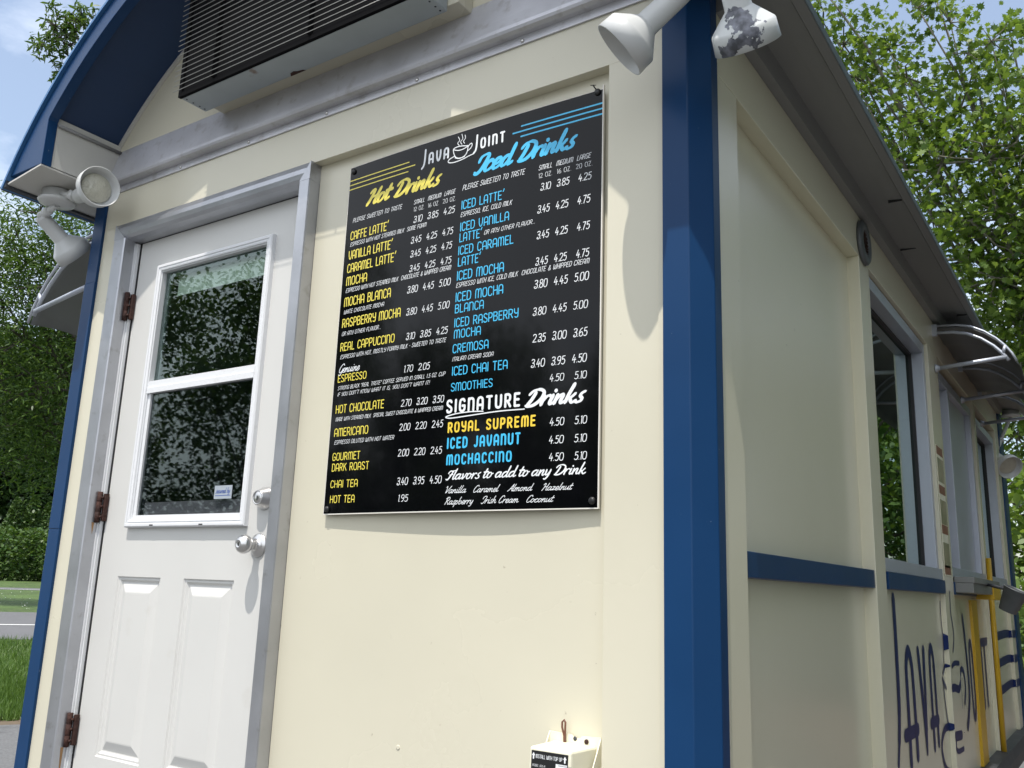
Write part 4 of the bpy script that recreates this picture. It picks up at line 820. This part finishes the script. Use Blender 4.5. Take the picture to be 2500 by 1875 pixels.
for xa, xb, z in ((BX0 + .001, -.8463, 1.0124), (BX0 + .001, -.8235, .9984), (BX0 + .001, -.8476, .9844)): ribbon(m, [(xa + (xb - xa) * i / 8, z) for i in range(9)], .0032, on_board)
m.build('stripes', TXY, M)
m = MB()
for xa, xb, z in ((-.4693, BX1 - .001, 1.0172), (-.4943, BX1 - .001, 1.0028), (-.4695, BX1 - .001, .9883)): ribbon(m, [(xa + (xb - xa) * i / 8, z) for i in range(9)], .0042, on_board)
m.build('stripes', TXB, M)
for x, z in ((BX0 + .013, BZ1 - .014), (BX1 - .014, BZ1 - .004), (BX0 + .013, BZ0 + .012), (BX1 - .013, BZ0 + .015)):
    s = MB(); y = bow(x); s.lathe((x, y - .0002, z), (0, -1, 0), [(0, .0085), (.003, .0085), (.006, .006), (.0068, .003), (.0068, 0)], 18)
    s.build('screw', BLACK, M)
s = MB(); s.lathe((BX1 - .022, bow(BX1 - .014) - .009, BZ1 + .012), (.25, -.5, 1), [(0, .0), (0, .007), (.0015, .0075), (.002, .0)], 14); s.tube([(BX1 - .022, bow(BX1) - .009, BZ1 + .012), (BX1 - .016, bow(BX1) - .006, BZ1 + .002)], .0016, 6); s.build('screw_cap', BLACK, M)

# ---------------------------------------------------------------- lettering on the alarm box, the sticker and the side wall
q = MB()
def on_label(x, z, k): return (x, face_y(z) - .0013 - .00002 * k, z)
xa, xb = cx0 + .0075, cx1 - .012
draw_text(q, 'INSTALL WITH TOP UP', 'd', xa + .0115, xb - .0135, -.4725, .0085, on_label)
for x in (xa + .0055, xb - .007):
    ribbon(q, [(x, -.4735), (x, -.4685)], .0034, on_label, 1); q.add([on_label(x - .0042, -.4680, 0), on_label(x + .0042, -.4680, 0), on_label(x, -.4620, 0)], [(0, 1, 2)])
draw_text(q, 'MODEL 505-8', 'n', xa + .003, xa + .034, -.4885, .005, on_label)
q.build('label_lettering', TXW, S)
q = MB()
for i in range(26): q.add([on_label(cx0 + .072 + i * .0012, -.4815, 1), on_label(cx0 + .0725 + i * .0012, -.4815, 1), on_label(cx0 + .0725 + i * .0012, -.4795, 1), on_label(cx0 + .072 + i * .0012, -.4795, 1)], [(0, 1, 2, 3)])
draw_text(q, '2501003', 'd', cx0 + .073, cx0 + .098, -.4905, .006, on_label)
q.build('label_print', BLACK, S)
q = MB()
def on_stick(x, z, k): return (x, 0.0485 - .00003 * k, z)
draw_text(q, 'secured by', 's', -1.588, -1.520, .1125, .017, on_stick); ribbon(q, [(-1.588, .106), (-1.518, .106)], .0018, on_stick)
q.build('sticker_print', BLUEINK, door)
D = MB()
def on_side(X):
    def f(y, z, k):
        if 2.668 < y < 2.937: x = XS + .0012
        elif X is None:
            b = [p for p in ((1.5295, 2.675, BZ + .03, -.04), (2.93, 4.13, BZ + .03, -.04), (4.21, 5.2, BZ + .03, -.04)) if p[0] <= y <= p[1]]
            x = XS + .0012
            if b:
                a0_, a1_, b0_, b1_ = b[0]; e = math.sin(math.pi * (y - a0_) / (a1_ - a0_)) * math.sin(math.pi * (z - b0_) / (b1_ - b0_))
                x = XR + .018 - .003 + .003 * e + .001 * math.sin(5 * y + 2 * z) * e + .002
        else: x = X
        return (x + .00008 * k, y, z)
    return f
P_ = on_side(None)
def bar(pts, ws, k=0): ribbon(D, cr_smooth(pts, 8) if len(pts) > 2 else pts, ws, P_, k)
bar([(1.704, -.131), (1.704, -.242), (1.70, -.36), (1.694, -.476), (1.676, -.57), (1.64, -.665)], [.048, .048, .048, .046, .04, .028])
bar([(1.838, -.69), (1.838, -.45), (1.846, -.355), (1.89, -.312), (1.936, -.355), (1.948, -.45), (1.958, -.68)], .044, 1)
bar([(1.768, -.59), (1.985, -.59)], .046, 2)
bar([(2.075, -.322), (2.115, -.52), (2.139, -.69)], [.046, .046, .046, .044, .04, .036, .03, .025], 1); bar([(2.185, -.322), (2.165, -.50), (2.142, -.685)], [.046, .046, .044, .04, .036, .03, .026], 3)
bar([(2.302, -.69), (2.302, -.46), (2.31, -.355), (2.345, -.316), (2.385, -.355), (2.394, -.46), (2.398, -.685)], .040, 1)
bar([(2.258, -.598), (2.416, -.598)], .044, 2)
bar([(2.655, -.135), (2.645, -.203), (2.662, -.277), (2.660, -.338), (2.640, -.385)], .014)
bar([(2.80, -.09), (2.785, -.177), (2.82, -.252), (2.815, -.301), (2.775, -.345)], .016)
bar([(2.72, -.405), (2.79, -.396), (2.915, -.402)], .022); bar([(2.60, -.43), (2.63, -.415), (2.66, -.402)], .02)
bar([(2.58, -.45), (2.61, -.47), (2.655, -.492)], .02); bar([(2.69, -.495), (2.76, -.497), (2.86, -.51), (2.915, -.49)], .034)
bar([(2.59, -.455), (2.60, -.53), (2.63, -.61), (2.66, -.66)], .018, 1)
bar([(2.66, -.648), (2.56, -.648), (2.475, -.68), (2.46, -.73), (2.53, -.80), (2.66, -.83)], .03); bar([(2.69, -.69), (2.85, -.70)], .04, 1); bar([(2.95, -.70), (2.985, -.66), (2.995, -.60)], .03)
bar([(2.70, -.70), (2.685, -.735), (2.74, -.755), (2.88, -.76)], .022)
bar([(3.04, -.60), (3.035, -.50), (3.08, -.44), (3.15, -.455), (3.17, -.53), (3.12, -.59)], .026)
bar([(3.245, -.205), (3.275, -.37), (3.28, -.547), (3.22, -.645), (3.16, -.70)], .044, 1)
bar([(3.41, -.33), (3.455, -.37), (3.465, -.60), (3.43, -.68), (3.38, -.64), (3.37, -.40), (3.41, -.33)], .04)
bar([(3.60, -.43), (3.60, -.68)], .045); bar([(3.80, -.34), (3.80, -.66)], .045, 1); bar([(3.83, -.34), (4.06, -.34)], .045, 2); bar([(3.93, -.36), (3.93, -.66)], .045)
for z in (-.325, -.48, -.635): bar([(4.25, z), (4.6, z + .002), (5.0, z + .006), (5.19, z)], .05); bar([(5.203, z), (5.39, z - .002)], .05)
tag(D.build('wall_lettering', NAVYV, K), 'navy vinyl letters and a steaming cup on the side wall')
# ---------------------------------------------------------------- ground, roads
GN = Vector((-0.886, 0.463, 0)).normalized(); GT = Vector((0.463, 0.886, 0)).normalized()    # away from the kiosk to the road; along the road
PROF = [(-400, -1.6), (10.3, -1.6), (18, -1.305), (20, -1.171), (23, -1.047), (36, -0.808), (38, -0.787), (45, -0.597), (60, -0.40), (120, 0.4), (400, 2.0)]
def gz(d):
    for (a, za), (b, zb) in zip(PROF, PROF[1:]):
        if d <= b: return za + (zb - za) * (d - a) / (b - a)
    return PROF[-1][1]
def gp(d, t, up=0.0):
    p = Vector((CAM.x, CAM.y, 0)) + GN * d + GT * t; return (p.x, p.y, gz(d) + up)
def strip(name, m, ds, ts, up, label=None):
    g = MB(); n = len(ts)
    for d in ds: g.v += [gp(d, t, up) for t in ts]
    for i in range(len(ds) - 1):
        for k in range(n - 1): a = i * n + k; g.f.append((a, a + n, a + n + 1, a + 1)); g.sm.append(True)
    return tag(g.build(name, m), kind='structure')
TS = [-400, -120, -40, -10, 0, 10, 40, 120, 400]
strip('ground', GRASS, [-400, -60, 0, 6, 10.3, 14, 18, 20, 23, 30, 36, 38, 45, 52, 60, 80, 120, 400], TS, 0)
strip('car_park', ASPH, [-60, -20, 0, 6, 8, 10.3], [-40, -10, 0, 10, 40], 0.006)
strip('soil_edge', DIRTG, [10.2, 10.3, 10.75], [-40, -10, 0, 10, 40], 0.003)
strip('road', ROADM, [18, 20, 23], TS, 0.006); strip('road', ROADM, [36, 37, 38.2], TS, 0.006)
strip('road_marking', LINEW, [20.0, 20.12], TS, 0.011); strip('road_marking', LINEW, [36.1, 36.25], TS, 0.011)
mu = MB(); mu.add([(0.9, 3.0, -1.588), (6, 3.0, -1.588), (6, 14, -1.588), (0.9, 14, -1.588)], [(0, 1, 2, 3)]); tag(mu.build('mulch_bed', MULCH), kind='structure')
rng = np.random.default_rng(5)
def quads_mesh(name, V, nper, m, parent=None):
    """many separate little polygons of nper corners each"""
    V = np.asarray(V, np.float32).reshape(-1, 3); n = len(V) // nper
    me = bpy.data.meshes.new(name); me.vertices.add(len(V)); me.vertices.foreach_set('co', V.ravel())
    me.loops.add(len(V)); me.loops.foreach_set('vertex_index', np.arange(len(V), dtype=np.int32))
    me.polygons.add(n); me.polygons.foreach_set('loop_start', np.arange(0, len(V), nper, dtype=np.int32))
    me.update(calc_edges=True); me.materials.append(m)
    o = bpy.data.objects.new(name, me); C.objects.link(o)
    if parent: o.parent = parent; o.matrix_parent_inverse = Matrix.Translation(parent.location).inverted()
    return o
def leaf_quads(P, size, shape, up=0.35, droop=0.0):
    """leaf polygons at points P, randomly turned, tending to lie flat"""
    n = len(P); N_ = rng.normal(size=(n, 3)); N_[:, 2] = np.abs(N_[:, 2]) + up; N_ /= np.linalg.norm(N_, axis=1)[:, None]
    T = rng.normal(size=(n, 3)); T[:, 2] -= droop; T -= N_ * (T * N_).sum(1)[:, None]; T /= np.linalg.norm(T, axis=1)[:, None]; B = np.cross(N_, T)
    s = size * rng.uniform(0.65, 1.25, n); S_ = np.array(shape, np.float32)
    bend = -0.35 * (S_[:, 1] ** 2)
    return P[:, None, :] + s[:, None, None] * (B[:, None, :] * S_[None, :, 0:1] + T[:, None, :] * S_[None, :, 1:2] + N_[:, None, :] * bend[None, :, None])
MAPLE = [(0, -.5), (.12, -.22), (.42, -.30), (.34, -.08), (.55, .10), (.30, .16), (.30, .36), (.13, .28), (0, .62), (-.13, .28), (-.30, .36), (-.30, .16), (-.55, .10), (-.34, -.08), (-.42, -.30), (-.12, -.22)]
LANCE = [(0, -.5), (.13, -.15), (.11, .2), (0, .55), (-.11, .2), (-.13, -.15)]
OVAL = [(0, -.5), (.26, -.1), (.2, .3), (0, .5), (-.2, .3), (-.26, -.1)]
def tree(label, group, base, clumps, leaf, shape, lm, bm, n_per_m2, trunk_r, fork=0.35, twig=5, cat='tree', name='leafy_tree', clus=9, spread_=0.22, up=0.35, trunk_top=None, limbs=True):
    """clumps: (point, radius). trunk and limbs reach to every clump; leaves sit in small sprays at the ends of twigs"""
    base = Vector(base); root = empty(name, base); tag(root, label, cat, group)
    cs = [(Vector(c), r) for c, r in clumps]; mean = sum((c for c, _ in cs), Vector()) / len(cs)
    top = Vector(trunk_top) if trunk_top else base.lerp(Vector((mean.x, mean.y, mean.z)), fork * 1.6)
    t = MB(); mid = base.lerp(top, 0.5) + Vector((trunk_r * .4, -trunk_r * .3, 0))
    t.tube([base - Vector((0, 0, .1)), base + Vector((0, 0, .4)), mid, top], [trunk_r * 1.35, trunk_r, trunk_r * .85, trunk_r * .65], 12)
    lim = MB(); V = []; tw = MB()
    for c, r in cs:
        if limbs:
            st = base.lerp(top, rng.uniform(.75, 1.0)); k = st.lerp(c, .5) + Vector(rng.normal(size=3)) * r * .35 - Vector((0, 0, r * .3))
            rr = trunk_r * rng.uniform(.16, .26) * (0.6 + 0.4 * min(r, 1.5))
            lim.tube([st, st.lerp(k, .5) + Vector(rng.normal(size=3)) * r * .12, k, k.lerp(c, .6) + Vector(rng.normal(size=3)) * r * .15, c], [rr, rr * .8, rr * .6, rr * .42, rr * .22], 7)
        n = max(8, int(n_per_m2 * r * r)); u = rng.normal(size=(n, 3)); u /= np.linalg.norm(u, axis=1)[:, None]
        cen = np.array(c) + u * (r * rng.uniform(0.25, 1.0, n) ** 0.6)[:, None] * np.array([1, 1, .85])
        for q in range(min(twig, n)):
            e = Vector(cen[q]); h = c.lerp(e, .55) + Vector(rng.normal(size=3)) * r * .08
            tw.tube([c, h, e], [0.018 * r + .003, .010 * r + .003, .003], 5, cap=False)
        pts = (cen[:, None, :] + rng.normal(size=(n, clus, 3)) * spread_ * min(1.0, r)).reshape(-1, 3); V.append(pts)
    t.build('trunk', bm, root)
    if limbs: lim.build('limbs', bm, root)
    tw.build('twigs', bm, root)
    P = np.concatenate(V)
    quads_mesh('crown', leaf_quads(P, leaf, shape, up), len(shape), lm, root)
    return root
# the sycamore behind and right of the kiosk
SY = [(2010, 55, 17, 1.0), (1985, -60, 17, 1.0), (2060, 110, 17, .8), (2240, 20, 16.5, .5), (2320, 55, 16.5, .55), (2270, -50, 17, .6), (2365, 130, 16.5, .6), (2420, 100, 16.5, .5), (2465, 75, 17, .3),
      (2085, 185, 17, 1.0), (2170, 120, 17, .75), (2215, 190, 17, 1.0), (2450, 185, 17, .5), (2140, 290, 17.5, 1.2), (2240, 290, 16.5, 1.1), (2345, 265, 17, 1.0), (2450, 280, 16.5, 1.1),
      (2200, 400, 17, 1.1), (2300, 400, 16, 1.2), (2410, 390, 16, 1.3), (2510, 370, 16, 1.1), (2270, 520, 17, 1.1), (2370, 540, 16, 1.3), (2480, 540, 16, 1.3), (2340, 640, 17, 1.1), (2430, 680, 16, 1.3), (2520, 700, 16, 1.2),
      (2410, 780, 17, 1.0), (2490, 830, 16, 1.2), (2450, 930, 17, 1.0), (2530, 960, 16, 1.2), (2480, 1060, 16.5, 1.1), (2540, 1120, 16, 1.2), (2490, 1210, 17, 1.0), (2560, 250, 16, 1.2), (2590, 560, 16, 1.3), (2600, 850, 16, 1.3), (2610, 1100, 16, 1.2)]
tree('tall sycamore with broad lobed leaves rising behind the long grey eave', 'trees around the kiosk', (at(2700, 1400, 17.5).x, at(2700, 1400, 17.5).y, -1.6), [(at(u, v, d), r * .88) for u, v, d, r in SY], .118, MAPLE, LEAFS, BARK, 42, .26, trunk_top=tuple(at(2560, 700, 17.3)), clus=10, spread_=.20, twig=9)
HB = [(2490, 1320, 12, .7), (2530, 1250, 12, .7), (2500, 1430, 12, .7), (2550, 1400, 12, .8), (2500, 1530, 11, .6), (2560, 1520, 11, .8), (2520, 1620, 11, .6), (2600, 1300, 12, .9)]
tree('bright green bush beyond the far corner post, low under the sycamore', 'trees around the kiosk', (at(2540, 1500, 11.5).x, at(2540, 1500, 11.5).y, -1.6), [(at(u, v, d), r) for u, v, d, r in HB], .13, OVAL, LEAFS, BARKD, 80, .06, cat='bush', name='leafy_bush', spread_=.18)
# ash tree left of the kiosk
AS = [(-60, 640, 26, 1.6), (30, 590, 26, 1.1), (95, 520, 25, .9), (65, 640, 26, 1.4), (150, 560, 25.5, 1.1), (215, 590, 26, 1.2), (270, 640, 27, 1.3), (10, 740, 26, 1.5), (110, 700, 25, 1.3), (190, 700, 26, 1.3), (60, 830, 25.5, 1.5), (150, 820, 26, 1.4), (220, 830, 27, 1.4), (0, 930, 26, 1.5),
      (90, 940, 25.5, 1.4), (170, 950, 27, 1.4), (30, 1040, 26, 1.3), (120, 1050, 26.5, 1.3), (-60, 860, 27, 1.6), (-70, 1040, 27, 1.5), (60, 1120, 27, 1.0), (150, 1140, 27, 1.1), (300, 800, 27, 1.5), (260, 1000, 27, 1.5), (350, 620, 27, 1.4)]
tree('large leafy ash tree left of the kiosk, behind the left awning', 'trees around the kiosk', (at(330, 1400, 27).x, at(330, 1400, 27).y, gz(24)), [(at(u, v, d), r) for u, v, d, r in AS], .15, LANCE, LEAFA, BARKD, 56, .30, trunk_top=tuple(at(240, 900, 27)), clus=12, spread_=.26)
SL = [(135, 62, 15, .34), (170, 45, 15, .30), (185, 75, 15, .36), (150, 95, 15, .30), (105, 108, 15, .26), (200, 35, 15, .2), (175, 110, 15, .25), (230, 48, 15, .2), (150, 158, 15, .14), (142, 190, 15, .16)]
tree('slender leafy branch tips of a young tree showing over the curved roof edge', 'trees around the kiosk', (at(420, 1300, 15.6).x, at(420, 1300, 15.6).y, -1.5), [(at(u, v, d), r) for u, v, d, r in SL], .115, LANCE, LEAFA, BARKD, 190, .09, trunk_top=tuple(at(330, 330, 15.5)), clus=6, spread_=.17, twig=12, up=.1)
# dark wood, conifers and hedge beyond the road
for i, (u, lab) in enumerate(((-40, 'dark broadleaf tree of the wood beyond the road, at the photo edge'), (90, 'dark broadleaf tree of the wood beyond the road, behind the middle conifer'), (210, 'dark broadleaf tree of the wood beyond the road, beside the blue left post'))):
    b = at(u, 1400, 62); cl = [(at(u + du, v, 62 + rng.uniform(-2, 2)), 2.6) for du, v in ((-45, 960), (40, 940), (-30, 1040), (45, 1060), (0, 1130), (-50, 1160), (50, 1180), (0, 1230), (-40, 1270), (40, 1280), (0, 880))]
    tree(lab, 'wood beyond the road', (b.x, b.y, gz(60)), cl, .42, OVAL, LEAFD, BARKD, 40, .4, clus=8, spread_=.5, twig=2)
for i, (u, vt, lab) in enumerate(((15, 1215, 'dark green conifer at the photo edge, left of the pointed one'), (58, 1208, 'pointed dark green conifer standing above the clipped hedge'), (98, 1225, 'broad dark green conifer close to the blue left post'), (140, 1230, 'dark green conifer mostly hidden by the blue left post'))):
    base = at(u, 1405, 50); base.z = gz(48); topz = at(u, vt, 50).z; root = empty('conifer', base); tag(root, lab, 'conifer', 'conifers above the hedge')
    t = MB(); t.tube([base, Vector((base.x, base.y, topz - .3))], [.12, .03], 8); t.build('trunk', BARKD, root)
    n = 2600; hh = rng.uniform(0, 1, n) ** .8; rad = (1 - hh) ** .75 * 0.95 * np.sqrt(rng.uniform(.35, 1, n)) + .05; an = rng.uniform(0, 2 * np.pi, n)
    P = np.stack([base.x + rad * np.cos(an), base.y + rad * np.sin(an), base.z + .2 + hh * (topz - base.z - .2)], 1)
    quads_mesh('crown', leaf_quads(P, .22, OVAL, 0.1, droop=1.2), 6, LEAFC, root)
hd = empty('hedge', at(40, 1400, 46)); hd.location.z = gz(44.5); tag(hd, 'long clipped rounded green hedge below the conifers, beyond the road', 'hedge', 'wood beyond the road')
P = []
for i in range(16):
    c = Vector((CAM.x, CAM.y, 0)) + GN * (45.6 + rng.uniform(-.3, .3)) + GT * (-6 + i * 1.05); zc = gz(45) + 1.0; n = 1500
    u_ = rng.normal(size=(n, 3)); u_ /= np.linalg.norm(u_, axis=1)[:, None]; P.append(np.array([c.x, c.y, zc]) + u_ * np.array([1.15, 1.15, 1.32]) * rng.uniform(.82, 1.03, n)[:, None])
P = np.concatenate(P); P = P[P[:, 2] > gz(45) - .1]
quads_mesh('foliage', leaf_quads(P, .20, OVAL, .5), 6, LEAFH, hd)
# grass of the verges
n = 30000; d = np.concatenate([rng.uniform(10.5, 18, n // 2), rng.uniform(10.5, 13, n // 2)]); tt = rng.uniform(-1, 1, n) * d * .085 - d * .0
P = np.array([gp(a, b) for a, b in zip(d, tt)]); hgt = rng.uniform(.04, .13, n); lean = rng.normal(size=(n, 2)) * .035; wv = rng.normal(size=(n, 2)); wv /= np.linalg.norm(wv, axis=1)[:, None]; wv *= .006
V = np.zeros((n, 3, 3)); V[:, 0] = P; V[:, 0, :2] -= wv; V[:, 1] = P; V[:, 1, :2] += wv; V[:, 2] = P; V[:, 2, :2] += lean; V[:, 2, 2] += hgt
go = quads_mesh('grass', V, 3, leafmat('grass_leaf', (.05, .11, .015), (.13, .22, .04), .3)); tag(go, kind='stuff')
n = 260; d = rng.uniform(23.4, 35.5, n); tt = rng.uniform(-1, 1, n) * d * .09; P = np.array([gp(a, b_, .05) for a, b_ in zip(d, tt)])
fo = quads_mesh('clover_flowers', leaf_quads(P, .032, OVAL, 1.0), 6, LINEW); tag(fo, kind='stuff')
# trees across the car park: reflected in glass and board; three beside the kiosk added to block sky
for (x, y, h, lab) in ((-9, -22.5, 8.8, 'round broadleaf tree across the car park, nearest the kiosk end of the row'), (-14, -21, 8.0, 'broadleaf tree across the car park, reflected low in the black board'), (-19, -20, 9.0, 'tall broadleaf tree across the car park, reflected in the menu board edge'), (-24, -18.5, 13, 'tall broadleaf tree across the car park, reflected in the upper door pane'), (-30, -16, 13, 'broadleaf tree at the far left end of the row across the car park'),
                      (3.6, 13.5, 8.0, 'broadleaf tree beside the kiosk, reflected in the first side window'), (7.5, 9.0, 8.5, 'unseen broadleaf tree added beside the kiosk to block sky, third from the road'), (3.5, 22, 11.5, 'tall broadleaf tree beyond the side wall, reflected in the far windows'), (7.5, 3.5, 9.0, 'unseen dense broadleaf tree added to block sky from the side wall it faces'), (8.5, -2.0, 9.5, 'unseen dense broadleaf tree added to block sky, right of the camera')):
    cl = [(Vector((x + rng.normal() * 1.7, y + rng.normal() * 1.7, -1.6 + h * rng.uniform(.04 if y > 10 else .10, .95))), rng.uniform(1.2, 1.9)) for _ in range(22 if y < -10 or y > 10 else 16)]
    tree(lab, 'trees across the car park', (x, y, -1.6), cl, .13 if (y > 12 and y < 20) else .21, OVAL, LEAFA, BARKD, 90 if (y > 12 and y < 20) else 46, .22, clus=9, spread_=.36, twig=2)
